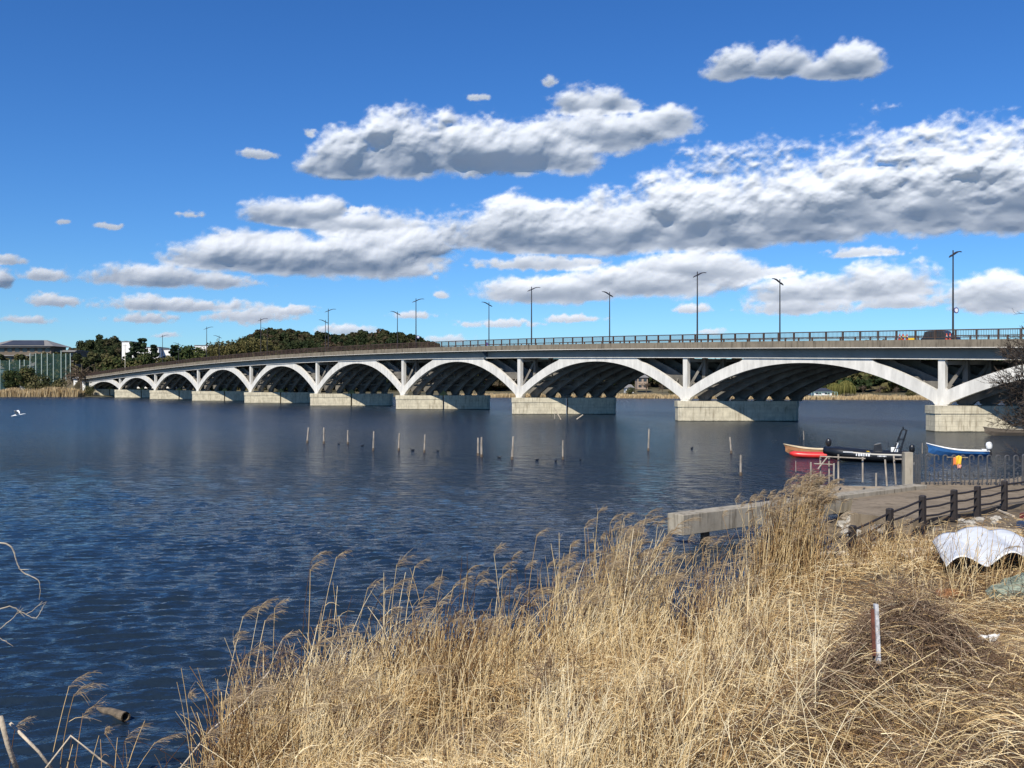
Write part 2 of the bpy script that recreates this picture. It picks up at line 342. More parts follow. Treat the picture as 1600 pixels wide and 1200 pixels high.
# ================================================================ WATER
def make_water():
    m = bpy.data.materials.new('lake_water'); m.use_nodes = True; t = m.node_tree; p = t.nodes['Principled BSDF']
    p.inputs['Base Color'].default_value = (.013, .023, .036, 1); p.inputs['Roughness'].default_value = .09; p.inputs['IOR'].default_value = 1.33
    p.inputs['Specular IOR Level'].default_value = .5
    c = N(t, 'ShaderNodeTexCoord')
    def wn(sx_, sy_, rot, sc, det, rough=.55, dist=0.0):
        mp = N(t, 'ShaderNodeMapping'); mp.inputs['Scale'].default_value = (sx_, sy_, 1); mp.inputs['Rotation'].default_value = (0, 0, math.radians(rot))
        t.links.new(c.outputs['Object'], mp.inputs[0])
        n = N(t, 'ShaderNodeTexNoise'); n.inputs['Scale'].default_value = sc; n.inputs['Detail'].default_value = det; n.inputs['Roughness'].default_value = rough; n.inputs['Distortion'].default_value = dist
        t.links.new(mp.outputs[0], n.inputs['Vector']); return n.outputs['Fac']
    big = wn(.55, 1.5, -14, .95, 3, .5, .3)          # wind chop, crests running across the view
    mid = wn(.8, 1.6, 12, 2.6, 3, .55, .2)
    fine = wn(1, 1.5, -30, 8.0, 3)
    gust = wn(.3, 1, 8, .035, 3)                      # patches of calmer water
    h = M(t, 'MULTIPLY_ADD', mid, .38, M(t, 'MULTIPLY_ADD', fine, .085, M(t, 'MULTIPLY', big, 1.0)))
    b = N(t, 'ShaderNodeBump'); b.inputs['Distance'].default_value = 1.05
    spw = N(t, 'ShaderNodeSeparateXYZ'); t.links.new(c.outputs['Object'], spw.inputs[0])
    t.links.new(M(t, 'MULTIPLY', smooth(t, gust, .3, .7, .75, 1.0), smooth(t, spw.outputs[1], 22, 90, .30, 1.0)), b.inputs['Strength'])
    t.links.new(smooth(t, spw.outputs[1], 35, 150, .09, .22), p.inputs['Roughness'])      # ripples too small to resolve far out
    t.links.new(h, b.inputs['Height']); t.links.new(b.outputs[0], p.inputs['Normal'])
    # real waves on a grid that gets coarser with distance
    ys = 7.5*np.exp(np.arange(0, math.log(260/7.5), .0042)); us = np.linspace(-.66, .66, 330); Y, U = np.meshgrid(ys, us, indexing='ij'); X = U*Y
    sp_ = np.maximum(Y*.0042, Y*(us[1]-us[0])); r_ = np.random.default_rng(4); Z = np.zeros(X.shape)
    amp_mod = .75+.4*fbm(X, Y, 14, 3, 71)
    for i in range(64):
        lam = .20*math.exp(r_.random()*1.5); th = math.radians(-90+r_.normal()*17+13); kx, ky = math.cos(th)*6.283/lam, math.sin(th)*6.283/lam
        a_ = .0070*lam**1.0*(.6+.8*r_.random()); fade = np.clip((lam/sp_-2.2)/3, 0, 1)
        ph = kx*X+ky*Y+r_.random()*6.28+1.2*fbm(X, Y, lam*7, 2, 80+i % 7)
        Z += a_*fade*np.sin(ph+.35*np.sin(ph))
    Z *= amp_mod*np.clip((250-Y)/60, 0, 1); Z[:, 0] = 0; Z[:, -1] = 0; Z[0] = 0; Z[-1] = 0
    ny, nx = X.shape; i, j = np.meshgrid(np.arange(nx-1), np.arange(ny-1)); b_ = (j*nx+i).ravel(); Fq = np.stack([b_, b_+1, b_+nx+1, b_+nx], -1)
    V = np.stack([X, Y, Z], -1).reshape(-1, 3); n0 = len(V); y0, y1 = ys[0], ys[-1]; u1 = .66
    ex = [(-u1*y0, y0, 0), (u1*y0, y0, 0), (u1*y1, y1, 0), (-u1*y1, y1, 0), (-5000, -60, 0), (5000, -60, 0), (5000, 900, 0), (-5000, 900, 0)]
    V = np.concatenate([V, np.array(ex)]); Fq = np.concatenate([Fq, np.array([(4, 5, 1, 0), (5, 6, 2, 1), (6, 7, 3, 2), (7, 4, 0, 3)])+n0])
    o = np_mesh('water', V, Fq, m, smooth=True); tag(o, 'dark blue lake water ruffled by wind', None, None, 'structure')
make_water()

# ================================================================ NEAR BANK
SHORE = [(-60, -6), (-16, 8.5), (-7.6, 10.4), (-4.5, 14.3), (-4.2, 16.6), (-2.9, 19.4), (-1.2, 20.2), (0, 20.4), (1.2, 21.6), (2.2, 23.8), (3.2, 23.7), (3.9, 21.8), (4.7, 22.0), (5.6, 24.6), (6.6, 27.0), (8.6, 30.6), (11.5, 33.5),
         (12.0, 37), (13.4, 41.6), (18.4, 46.2), (19.6, 49), (26, 52), (33, 62), (42, 74), (54, 84), (66, 92), (90, 103), (140, 116), (400, 130)]
def shore_dist(X, Y):
    """signed distance inland of the near shoreline"""
    best = np.full(X.shape, 1e9); sgn = np.ones(X.shape)
    for (x0, y0), (x1, y1) in zip(SHORE[:-1], SHORE[1:]):
        dx, dy = x1-x0, y1-y0; t = np.clip(((X-x0)*dx+(Y-y0)*dy)/(dx*dx+dy*dy), 0, 1)
        d = np.hypot(X-x0-t*dx, Y-y0-t*dy); s = np.where((dx*(Y-y0)-dy*(X-x0)) < 0, 1.0, -1.0)
        m_ = d < best; best = np.where(m_, d, best); sgn = np.where(m_, s, sgn)
    return best*sgn
def ground(X, Y):
    X = np.asarray(X, float); Y = np.asarray(Y, float); d = shore_dist(X, Y)
    z = np.interp(d, [-8, -1.5, 0, .6, 2, 4, 7, 10, 13, 16, 30], [-1.6, -.6, -.06, .15, .42, .75, 1.25, 2.1, 3.1, 4.0, 4.6])
    far = np.clip((Y-27)/6, 0, 1); z = np.where(z > .82, z*(1-far)+.82*far, z)
    z = z+np.where(d > .3, (vnoise(X, Y, 2.2, 1)-.5)*.28*(1-far*.7)+(vnoise(X, Y, .7, 2)-.5)*.10*(1-far*.5), 0)
    # right bank rises under the bridge abutment
    ab = np.clip((X-62)/14, 0, 1)*np.clip((d-4)/10, 0, 1); z = z+ab*3.2
    md = np.exp(-(((X-4.75)/.80)**2+((Y-11.8)/.95)**2)**1.4); z = z+md*.88
    return z
def bulk(X, Y):
    """thickness of the matted straw lying on the bank"""
    d = shore_dist(X, Y)
    b = .12+.42*vnoise(X, Y, 1.9, 5)**1.4+.20*vnoise(X, Y, .8, 6)
    return b*np.clip(d/.9+.25, 0, 1)
def grid_axis(a, fine0, fine1, b, s, g):
    r = list(np.arange(fine0, fine1, s)); x = fine1; st = s
    while x < b: r.append(x); st *= g; x += st
    l = []; x = fine0-s; st = s
    while x > a: l.append(x); st *= g; x -= st
    return np.array(sorted(l+r))
def make_ground():
    xs = grid_axis(-60, -14, 27, 420, .24, 1.12); ys = grid_axis(-40, 2, 50, 118, .24, 1.12)
    X, Y = np.meshgrid(xs, ys); Z = ground(X, Y); V = np.stack([X, Y, Z], -1).reshape(-1, 3)
    ny, nx = X.shape; i, j = np.meshgrid(np.arange(nx-1), np.arange(ny-1)); b = (j*nx+i).ravel()
    Fq = np.stack([b, b+1, b+nx+1, b+nx], -1)
    d = shore_dist(X, Y).ravel(); keep = d > -7; kf = keep[Fq].any(1)
    m = mat('bank_earth', (.11, .08, .05), .95, .5, 1.6, bump=.8, bscale=9, tint2=(.22, .165, .10))
    o = np_mesh('ground', V, Fq[kf], m, smooth=True); tag(o, 'sloping lake bank of dry earth and litter', None, None, 'structure')
make_ground()

# ================================================================ BRIDGE
AX, AY, BX, BY = 52.3, 116.9, -25.5, 31.75
BL = math.hypot(BX, BY); bdir = Vector((BX/BL, BY/BL, 0)); nrm = Vector((BY/BL, -BX/BL, 0))   # nrm points away from the camera
_kz = np.array([-1, 0, 1, 2, 3, 4, 5, 6, 7, 8, 9.3]); _zz = np.array([7.75, 8.96, 9.86, 10.55, 11.0, 11.15, 10.9, 10.12, 8.96, 7.6, 5.7])
_pz = np.polyfit(_kz, _zz, 4)
def zb(k): return float(np.polyval(_pz, k))
def BP(k, w_, z=0.0, e=0.0): return Vector((AX+BX*k+e+nrm.x*w_, AY+BY*k+nrm.y*w_, z))
KEND, KST = 9.35, -1.9
DW = 18.2                                              # deck: near edge at w = -1.15
bridge = empty('arch_bridge', (AX, AY, 0), label='long white steel arch bridge on ten concrete piers crossing the lake', cat='bridge')
bridge.location = (0, 0, 0)
def sweep(profile, k0, k1, st=.05):
    n = max(2, int((k1-k0)/st)+1); rings = []
    for i in range(n):
        k = k0+(k1-k0)*i/(n-1); z = zb(k); rings.append([tuple(BP(k, w_, z+h)) for w_, h in profile])
    return MB().loft(rings)
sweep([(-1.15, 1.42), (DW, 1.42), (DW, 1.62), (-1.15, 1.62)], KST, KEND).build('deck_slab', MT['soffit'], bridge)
sweep([(-.6, 1.62), (DW-.5, 1.62), (DW-.5, 1.70), (-.6, 1.70)], KST, KEND).build('roadway', MT['asphalt'], bridge)
pp = sweep([(-1.33, 1.36), (-1.152, 1.30), (-.85, 1.62), (-.85, 2.27), (-1.33, 2.27)], KST, KEND).build('parapet', MT['parapet'], bridge)
sweep([(DW+.002, 1.3), (DW+.2, 1.36), (DW+.2, 2.27), (DW-.25, 2.27), (DW-.25, 1.72)], KST, KEND).build('parapet', MT['parapet'], bridge)
sweep([(-1.37, 1.30), (-1.16, 1.24), (-1.152, 1.297), (-1.332, 1.357)], KST, KEND).build('drip_edge', MT['paint'], bridge)
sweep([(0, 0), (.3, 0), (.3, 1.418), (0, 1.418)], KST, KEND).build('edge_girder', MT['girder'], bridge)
sweep([(-.22, -.10), (.5, -.10), (.5, -.003), (-.22, -.003)], KST, KEND).build('girder_flange', MT['paint'], bridge)
for w_ in (3, 6, 9, 12, 15, DW-1.2):
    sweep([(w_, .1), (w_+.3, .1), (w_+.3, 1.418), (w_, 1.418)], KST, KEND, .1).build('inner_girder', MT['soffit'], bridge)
cbm = MB()
for i in range(int((KEND-KST)*8)):
    k = KST+i/8+.02; z = zb(k)+.75; cbm.bar(BP(k, .32, z), BP(k, DW-1.3, z), .16, .8)
cbm.build('cross_beams', MT['soffit'], bridge)
# railings
def railing(w_):
    r = MB(); L = (KEND-KST)*BL; n = int(L/2.5); z0 = 2.27
    for i in range(n+1):
        k = KST+(KEND-KST)*i/n; z = zb(k)+z0; a = BP(k, w_, z); r.bar(a, a+Vector((0, 0, 1.14)), .20, .16, up=bdir)
        if i < n:
            k2 = KST+(KEND-KST)*(i+1)/n; b = BP(k2, w_, zb(k2)+z0)
            for h, s in ((1.16, .13), (.86, 0), (.28, .08), (.03, 0)):
                if s: r.bar(a+Vector((0, 0, h)), b+Vector((0, 0, h)), s, s)
            for q in range(1, 13):
                c = a.lerp(b, q/13); r.bar(c+Vector((0, 0, .30)), c+Vector((0, 0, 1.12)), .035, .035, up=bdir)
    return r
railing(-1.08).build('railing', MT['rail'], bridge)
railing(DW-.05).build('railing', MT['rail'], bridge)

ribs_e = [0, 2.85, 5.7, 8.55, 11.4, 14.25, 17.0]
def rib_z(k0, t, zc, zf): return zc-(zc-zf)*abs((t-.5)/.485)**2.05
def rib(k0, e, thick=.62):
    m = MB(); zc = zb(k0+.5)-.72; zf = 3.32; ts = np.linspace(.012, .988, 45); lo, up = [], []
    for t in ts:
        z = rib_z(k0, t, zc, zf); top = zb(k0+t-.0154*e)-.105; u = z+1.62+.12*abs(t-.5)
        if top-u < .42: u = top
        u = min(u, top); lo.append(z); up.append(u)
    pts = []
    for i, t in enumerate(ts):
        if i and abs((up[i]-up[i-1])-(lo[i]-lo[i-1])) > .35:          # step at the end of the spandrel opening
            tm = t if up[i] > up[i-1] and lo[i] > lo[i-1] else ts[i-1]
            if up[i]-lo[i] > up[i-1]-lo[i-1]: pts.append((t-.002, lo[i]-.003, lo[i]+(up[i-1]-lo[i-1])))
            else: pts.append((ts[i-1]+.002, lo[i-1]-.003, lo[i-1]+(up[i]-lo[i])))
            if up[i]-lo[i] > up[i-1]-lo[i-1]: pts.append((t, lo[i], up[i])); continue
        pts.append((t, lo[i], up[i]))
    pts.sort(key=lambda q: q[0])
    rings = []
    for t, a, b in pts:
        rings.append([tuple(BP(k0+t, 0, a, e)), tuple(BP(k0+t, 0, b, e)), tuple(BP(k0+t, thick, b, e)), tuple(BP(k0+t, thick, a, e))])
    return m.loft(rings)
for ki in range(-2, 9):
    k0 = ki
    for j, e in enumerate(ribs_e):
        if ki == -2: continue
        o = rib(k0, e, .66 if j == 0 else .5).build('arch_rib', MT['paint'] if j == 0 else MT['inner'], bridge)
    # lateral bracing between ribs
    if ki >= -1:
        zc = zb(k0+.5)-.72; b_ = MB()
        for j in range(len(ribs_e)-1):
            e0, e1 = ribs_e[j], ribs_e[j+1]
            ss = [.06, .13, .21, .3, .4, .5, .6, .7, .79, .87, .94]
            for q, t in enumerate(ss):
                z = rib_z(k0, t, zc, 3.32)+.75
                z = min(z, zb(k0+t)-.5)
                b_.bar(BP(k0+t, .3, z, e0), BP(k0+t, .3, z, e1), .28, .75 if t in (.13, .3, .5, .7, .87) else .4)
                if q < len(ss)-1:
                    t2 = ss[q+1]; z2 = min(rib_z(k0, t2, zc, 3.32)+.75, zb(k0+t2)-.5)
                    if q % 2 == 0: b_.bar(BP(k0+t, .3, z, e0), BP(k0+t2, .3, z2, e1), .2, .2)
                    else: b_.bar(BP(k0+t, .3, z, e1), BP(k0+t2, .3, z2, e0), .2, .2)
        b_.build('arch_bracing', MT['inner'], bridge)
for ki in range(-1, 10):
    k = ki; z = zb(k)
    for j, e in enumerate(ribs_e):
        c = MB()
        hw = .43 if j == 0 else .33
        t1 = hw/BL; zt = zb(k-.0154*e)-.108
        c.loft([[tuple(BP(k-t1, -.004 if j == 0 else .05, h, e)), tuple(BP(k+t1, -.004 if j == 0 else .05, h, e)), tuple(BP(k+t1, .68, h, e)), tuple(BP(k-t1, .68, h, e))] for h in (3.9, zt)])
        # foot block joining the two ribs
        c.loft([[tuple(BP(k-q, -.007, h, e)), tuple(BP(k+q, -.007, h, e)), tuple(BP(k+q, .72, h, e)), tuple(BP(k-q, .72, h, e))] for h, q in ((3.30, .022), (3.75, .030), (4.6, .020), (5.3, .010))])
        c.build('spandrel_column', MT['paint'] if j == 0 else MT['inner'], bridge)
        # hinge shoe
        s = MB(); a = BP(k, -.1, 3.42, e); s.tube([a, a+nrm*.85], .30, 12)
        s.box((BP(k, .33, 3.17, e)), (1.5, 1.0, .22), rz=math.atan2(bdir.y, bdir.x))
        s.build('bearing', MT['paint'] if j == 0 else MT['inner'], bridge)
    x_ = MB()
    for j in range(len(ribs_e)-1):
        e0, e1 = ribs_e[j], ribs_e[j+1]
        x_.bar(BP(k, .3, 4.5, e0), BP(k, .3, z-.4, e1), .34, .34)
        x_.bar(BP(k, .3, z-.5, e0), BP(k, .3, z-.5, e1), .3, .5)
    x_.build('column_bracing', MT['inner'], bridge)
    # concrete pier in two halves with a slot between, cap slightly proud
    ln = {0: 18.5, 1: 18.5, 2: 19.4}.get(ki, 20.6); x0 = BP(k, 0).x-1.3; y0 = BP(k, 0).y
    hp = {0: 3.15}.get(ki, 3.08); sl = .50 if ki != 2 else .52
    slot = 0.03 if ki <= 1 else .34
    for part, (a, b) in enumerate(((0, ln*sl), (ln*sl+slot, ln))):
        p = MB()
        def outline(g, za, zb_):
            ch = .5; xa, xb, ya, yb = x0+a-g, x0+b+g, y0-1.7-g, y0+1.9+g
            if part == 0: poly = [(xa+ch, ya), (xb-g, ya), (xb-g, yb), (xa+ch, yb), (xa, yb-ch), (xa, ya+ch)]
            else: poly = [(xa+g, ya), (xb-ch, ya), (xb, ya+ch), (xb, yb-ch), (xb-ch, yb), (xa+g, yb)]
            p.prism(poly, za, zb_)
        outline(0, -1.5, 2.2); outline(.09, 2.2, hp)
        p.build('pier', MT['pier'], bridge)
    if ki >= 1:  # pyramids added at the pier middles to stand for triangles of sunlight
        g = MB(); cx = x0+ln*sl+slot/2; yy = y0-1.2
        g.box((cx, yy, hp+.18), (1.7, 1.2, .35)); g.box((cx, yy, hp+.72), (1.5, 1.0, .72), taper=.12)
        if ki >= 3: g.build('sun_patch_cap', mat('sun_patch_cap%d' % ki, (.30, .25, .09), .9) if ki == 3 else bpy.data.materials['sun_patch_cap3'], bridge)
        elif ki in (1, 2):
            g2 = MB(); g2.box((cx, yy, hp+.14), (2.0, 1.0, .22)); g2.box((cx, yy, hp+.42), (1.5, .8, .34), taper=.2); g2.build('sun_patch_cap', MT['parapet'], bridge)
# dark bracket on the girder over the fourth arch
g = MB(); kk = 2.25; c = BP(kk, -.3, zb(kk)+.75); g.box(c+Vector((0, -.2, 0)), (1.3, .5, .35), ry=.7, rz=.2); g.box(c+Vector((.1, -.25, .05)), (1.1, .4, .3), ry=-.8, rz=.2)
g.build('girder_bracket', mat('bracket_blue', (.02, .035, .06), .4), bridge)

# street lamps
def lamp_proto():
    L = empty('street_lamp')
    m = MB(); m.tube([(0, 0, 0), (0, 0, 5), (0, 0, 11.3)], [.13, .11, .075], 8); m.build('pole', MT['pole'], L)
    b = MB(); b.box((0, 0, .25), (.42, .42, .5)); b.build('base_plate', mat('lamp_base', (.30, .20, .12), .7), L)
    def arm(sg, ln, rise, bow):
        rings = []
        for i in range(9):
            t = i/8; x = sg*(t*ln); z = 10.75+rise*t+bow*math.sin(math.pi*t*.9); wd = (.10+.10*math.sin(math.pi*min(1, t*1.1)))*(1 if t < .98 else .4); th = .13*(1-.6*t)+.03
            rings.append([(x, -wd, z-th/2), (x, wd, z-th/2), (x, wd*.7, z+th/2), (x, -wd*.7, z+th/2)])
        return MB().loft(rings)
    arm(1, 2.1, .45, .22).build('lamp_arm', MT['pole'], L, smooth=False)
    arm(-1, .95, -.40, .05).build('lamp_arm', MT['pole'], L)
    return L
def solve_k(px, w_):
    lo, hi = -1.8, 9.6
    for _ in range(60):
        m_ = (lo+hi)/2; p = BP(m_, w_); x = 800+F*p.x/p.y
        if x > px: lo = m_
        else: hi = m_
    return lo
lp = None; ang = math.atan2(nrm.y, nrm.x)
near_px = [1489, 1089.5, 830.5, 650, 513, 407.5, 323, 254]
far_px = [1218.5, 952.5, 764, 621, 508.5, 417.5, 342.5, 279]
ords = ['first', 'second', 'third', 'fourth', 'fifth', 'sixth', 'seventh', 'eighth']
lamp_pos = {}
for side, lst, w_ in (('near', near_px, -.62), ('far', far_px, DW-.45)):
    for i, px in enumerate(lst):
        k = solve_k(px, w_); o = lp if lp is None else None
        if lp is None: lp = lamp_proto(); o = lp
        else: o = copy_tree(lp)
        o.location = BP(k, w_, zb(k)+1.7); o.rotation_euler = (0, 0, ang+(0 if side == 'near' else math.pi)); lamp_pos[(side, i)] = (k, w_)
        if side == 'near': lab = 'dark two-armed street lamp on the near parapet, %s from the right along that side' % ords[i]
        else: lab = 'dark street lamp on the far bridge side, long arm left, %s from the right' % ords[i]
        tag(o, lab, 'street lamp', 'street lamps along the bridge deck')
# small round road signs on some lamp poles
def road_sign(side, i, h, lab, rot=0.0):
    k, w_ = lamp_pos[(side, i)]; b = BP(k, w_, zb(k)+1.7+h); s = empty('road_sign', b, rot, label=lab, cat='road sign', group='road signs on the lamp poles')
    disc = MB(); disc.tube([(.5, -.02, 0), (.5, .02, 0)], .36, 20); disc.build('sign_face', mat('sign_purple', (.10, .07, .30), .4), s)
    r = MB(); r.tube([(.48, -.05, 0), (.48, -.025, 0)], .25, 20); r.build('sign_panel', MT['white'], s)
    q = MB(); q.bar((.05, 0, .25), (.5, 0, .25), .04); q.bar((.05, 0, -.25), (.5, 0, -.25), .04); q.build('bracket', MT['steel'], s)
road_sign('near', 0, 4.1, 'round purple and white road sign on the lamp pole at the far right', .35)
road_sign('near', 3, 3.0, 'small road sign on the lamp pole over the fourth pier', .5)
road_sign('far', 2, 1.9, 'small pale sign left of the far-side lamp pole over the third arch', math.pi-.3)

# dark car and road works on the deck by the first pier
def car_at(px, w_, lab):
    k = solve_k(px, w_); b = BP(k, w_, zb(k)+1.7); c = empty('parked_car', b, math.atan2(bdir.y, bdir.x)+math.pi, label=lab, cat='car')
    prof = [(-2.2, .35), (-2.2, .95), (-1.9, 1.05), (-1.75, 1.75), (-1.2, 1.85), (.7, 1.85), (1.35, 1.15), (2.05, 1.0), (2.2, .7), (2.2, .35)]
    m = MB(); m.loft([[(x, y, z) for x, z in prof] for y in (-.85, .85)]); m.build('body', mat('car_dark', (.025, .027, .032), .3, coat=.5), c, bevel=.06)
    g_ = MB(); g_.loft([[(-1.65, y, 1.18), (-1.58, y, 1.7), (.65, y, 1.7), (1.15, y, 1.18)] for y in (-.87, .87)]); g_.build('side_windows', MT['glass'], c)
    for x in (-1.4, 1.4):
        for y in (-.78, .78):
            t_ = MB(); t_.tube([(x, y-.1, .34), (x, y+.1, .34)], .34, 14); t_.build('wheel', MT['black'], c)
car_at(1470, 4.0, 'dark van behind the railing of the bridge by the rightmost near lamp')
b = BP(solve_k(1424, 3.2), 3.2); k = solve_k(1424, 3.2)
m = empty('mini_excavator', (b.x, b.y, zb(k)+1.7), math.atan2(bdir.y, bdir.x), label='small yellow work machine left of the dark van on the bridge deck', cat='work machine')
m.scale = (.75, .75, .75); q = MB(); q.box((0, 0, .3), (1.9, 1.2, .5)); q.build('track', MT['black'], m)
q = MB(); q.box((0, 0, .95), (1.5, 1.1, .7), taper=.85); q.build('body', MT['yellow'], m, bevel=.05)
q = MB(); q.bar((.6, 0, 1.2), (1.5, 0, 1.75), .16); q.bar((1.5, 0, 1.75), (2.1, 0, .8), .13); q.build('boom', MT['yellow'], m)
q = MB(); q.box((2.1, 0, .65), (.5, .6, .4)); q.build('bucket', MT['dark'], m)
cone = None
for i, px in enumerate((1400, 1405.5, 1411, 1417, 1479, 1484.5)):
    k = solve_k(px, -.2); b = BP(k, -.2, zb(k)+2.0)
    if cone is None:
        cone = empty('traffic_cone'); q = MB(); q.tube([(0, 0, .1), (0, 0, 1.05)], [.2, .05], 10); q.build('cone_body', mat('cone_red', (.6, .08, .04), .5), cone)
        q = MB(); q.tube([(0, 0, .5), (0, 0, .75)], [.145, .11], 10); q.build('reflective_band', MT['white'], cone); q = MB(); q.box((0, 0, .08), (.5, .5, .07)); q.build('base', MT['black'], cone); o = cone
    else: o = copy_tree(cone)
    o.location = b
    tag(o, 'red and white traffic cone behind the railing %s' % ('left of the work machine' if i < 4 else 'at the foot of the rightmost near lamp'), 'traffic cone', 'traffic cones on the bridge, left set' if i < 4 else 'traffic cones by the rightmost lamp')

# ================================================================ FAR SHORE
FS = [(-1500, 330), (-420, 372), (-260, 386), (-210, 390), (-172, 392), (-158, 398), (-120, 400), (-60, 385), (0, 375), (60, 352), (100, 330), (150, 324), (260, 300), (500, 250), (1500, 100)]
def far_shore_y(X): return np.interp(X, [p[0] for p in FS], [p[1] for p in FS])
HILLS = [(-128, 640, 74, 70, 25), (-176, 650, 40, 50, 9), (-70, 650, 36, 50, 9), (-228, 545, 23, 50, 17), (-300, 560, 120, 80, 4), (70, 560, 150, 90, 8), (190, 470, 70, 60, 14), (-20, 640, 60, 60, 5)]
def far_ground(X, Y):
    s = Y-far_shore_y(X); z = np.interp(s, [-12, 0, 6, 30, 90], [-1.2, -.05, .5, 1.2, 2.6])
    for cx, cy, rx, ry, h in HILLS: z = z+h*np.exp(-(((X-cx)/rx)**2+((Y-cy)/ry)**2)**1.3)*np.clip(s/60, 0, 1)
    return z
def make_far():
    xs = np.concatenate([np.linspace(-4000, -460, 14), np.arange(-450, 330, 7), np.linspace(340, 4000, 16)])
    sy_ = np.concatenate([np.arange(-12, 40, 4), np.arange(40, 420, 11), np.linspace(440, 5000, 12)])
    X = np.repeat(xs[None], len(sy_), 0); Y = far_shore_y(X)+sy_[:, None]; Z = far_ground(X, Y)+(vnoise(X, Y, 9, 3)-.5)*.4
    nx = len(xs); i, j = np.meshgrid(np.arange(nx-1), np.arange(len(sy_)-1)); b = (j*nx+i).ravel(); Fq = np.stack([b, b+1, b+nx+1, b+nx], -1)
    m = mat('far_land', (.07, .07, .03), .95, .4, .05, tint2=(.15, .12, .06))
    o = np_mesh('terrain', np.stack([X, Y, Z], -1).reshape(-1, 3), Fq, m, smooth=True); tag(o, 'low land and hills beyond the far shore', None, None, 'structure')
make_far()
# approach embankments at both bridge ends
def embank(k0, k1, name):
    rings = []
    for i in range(8):
        k = k0+(k1-k0)*i/7; z = zb(min(max(k, KST), 9.5))+1.6; z = max(z, 4.5)
        rings.append([tuple(BP(k, w_, h)) for w_, h in ((-7, -1), (-1.2, z), (DW, z), (DW+7, -1))])
    MB().loft(rings).build(name, mat('embankment_earth', (.12, .10, .06), .95, .4, .3), kind='structure')
embank(9.25, 12.5, 'embankment'); embank(-4.5, -1.75, 'embankment')
# ================================================================ TREES
def leaf_cloud(cs, rs, n, size, flat=.85, seed=0, tint0=None):
    """n small leaf clumps per lobe; cs centres (m,3), rs radii (m,3); returns V,F,tint"""
    r_ = np.random.default_rng(seed); cs = np.asarray(cs, float); rs = np.asarray(rs, float); m = len(cs)
    d = r_.normal(size=(m, n, 3)); d /= np.linalg.norm(d, axis=2, keepdims=True)
    rad = (.55+.5*r_.random((m, n, 1))**.7)
    P = (cs[:, None]+d*rad*rs[:, None]).reshape(-1, 3)
    nn = d.reshape(-1, 3)+r_.normal(size=(m*n, 3))*.55; nn /= np.linalg.norm(nn, axis=1, keepdims=True)
    a = np.cross(nn, r_.normal(size=(m*n, 3))); a /= np.linalg.norm(a, axis=1, keepdims=True); b = np.cross(nn, a)
    s = size*(.5+r_.random((m*n, 1)))
    V = np.stack([P-a*s-b*s*.7, P+a*s-b*s*.5, P+a*s*.8+b*s*.8, P-a*s*.7+b*s], 1).reshape(-1, 3)
    Fq = np.arange(m*n*4).reshape(-1, 4)
    lobe = r_.random(m) if tint0 is None else np.asarray(tint0)
    T = np.repeat(np.clip(np.repeat(lobe, n)+r_.normal(size=m*n)*.10, 0, 1), 4)
    return V, Fq, T
MT['ever'] = tint_mat('evergreen_leaves', [(0, (.014, .024, .008)), (.4, (.035, .052, .016)), (.7, (.065, .075, .022)), (1, (.10, .085, .035))])
MT['mixwood'] = tint_mat('mixed_woodland', [(0, (.016, .026, .009)), (.4, (.027, .036, .012)), (.7, (.046, .045, .018)), (.88, (.060, .048, .026)), (1, (.068, .046, .028))])
MT['conifer'] = tint_mat('conifer_needles', [(0, (.010, .020, .010)), (1, (.035, .055, .022))])
MT['bamboo'] = tint_mat('bamboo_leaves', [(0, (.05, .052, .018)), (.5, (.105, .095, .033)), (1, (.17, .14, .055))])
MT['willow'] = tint_mat('willow_leaves', [(0, (.06, .07, .018)), (1, (.17, .15, .045))])
MT['twigs'] = tint_mat('bare_twigs', [(0, (.075, .052, .036)), (.5, (.13, .095, .065)), (1, (.21, .15, .10))])
MT['reedfar'] = tint_mat('far_reeds', [(0, (.30, .21, .11)), (.5, (.46, .34, .18)), (1, (.60, .47, .28))])
MT['shrub'] = tint_mat('shrub_leaves', [(0, (.025, .034, .012)), (.5, (.055, .06, .022)), (1, (.12, .10, .045))])

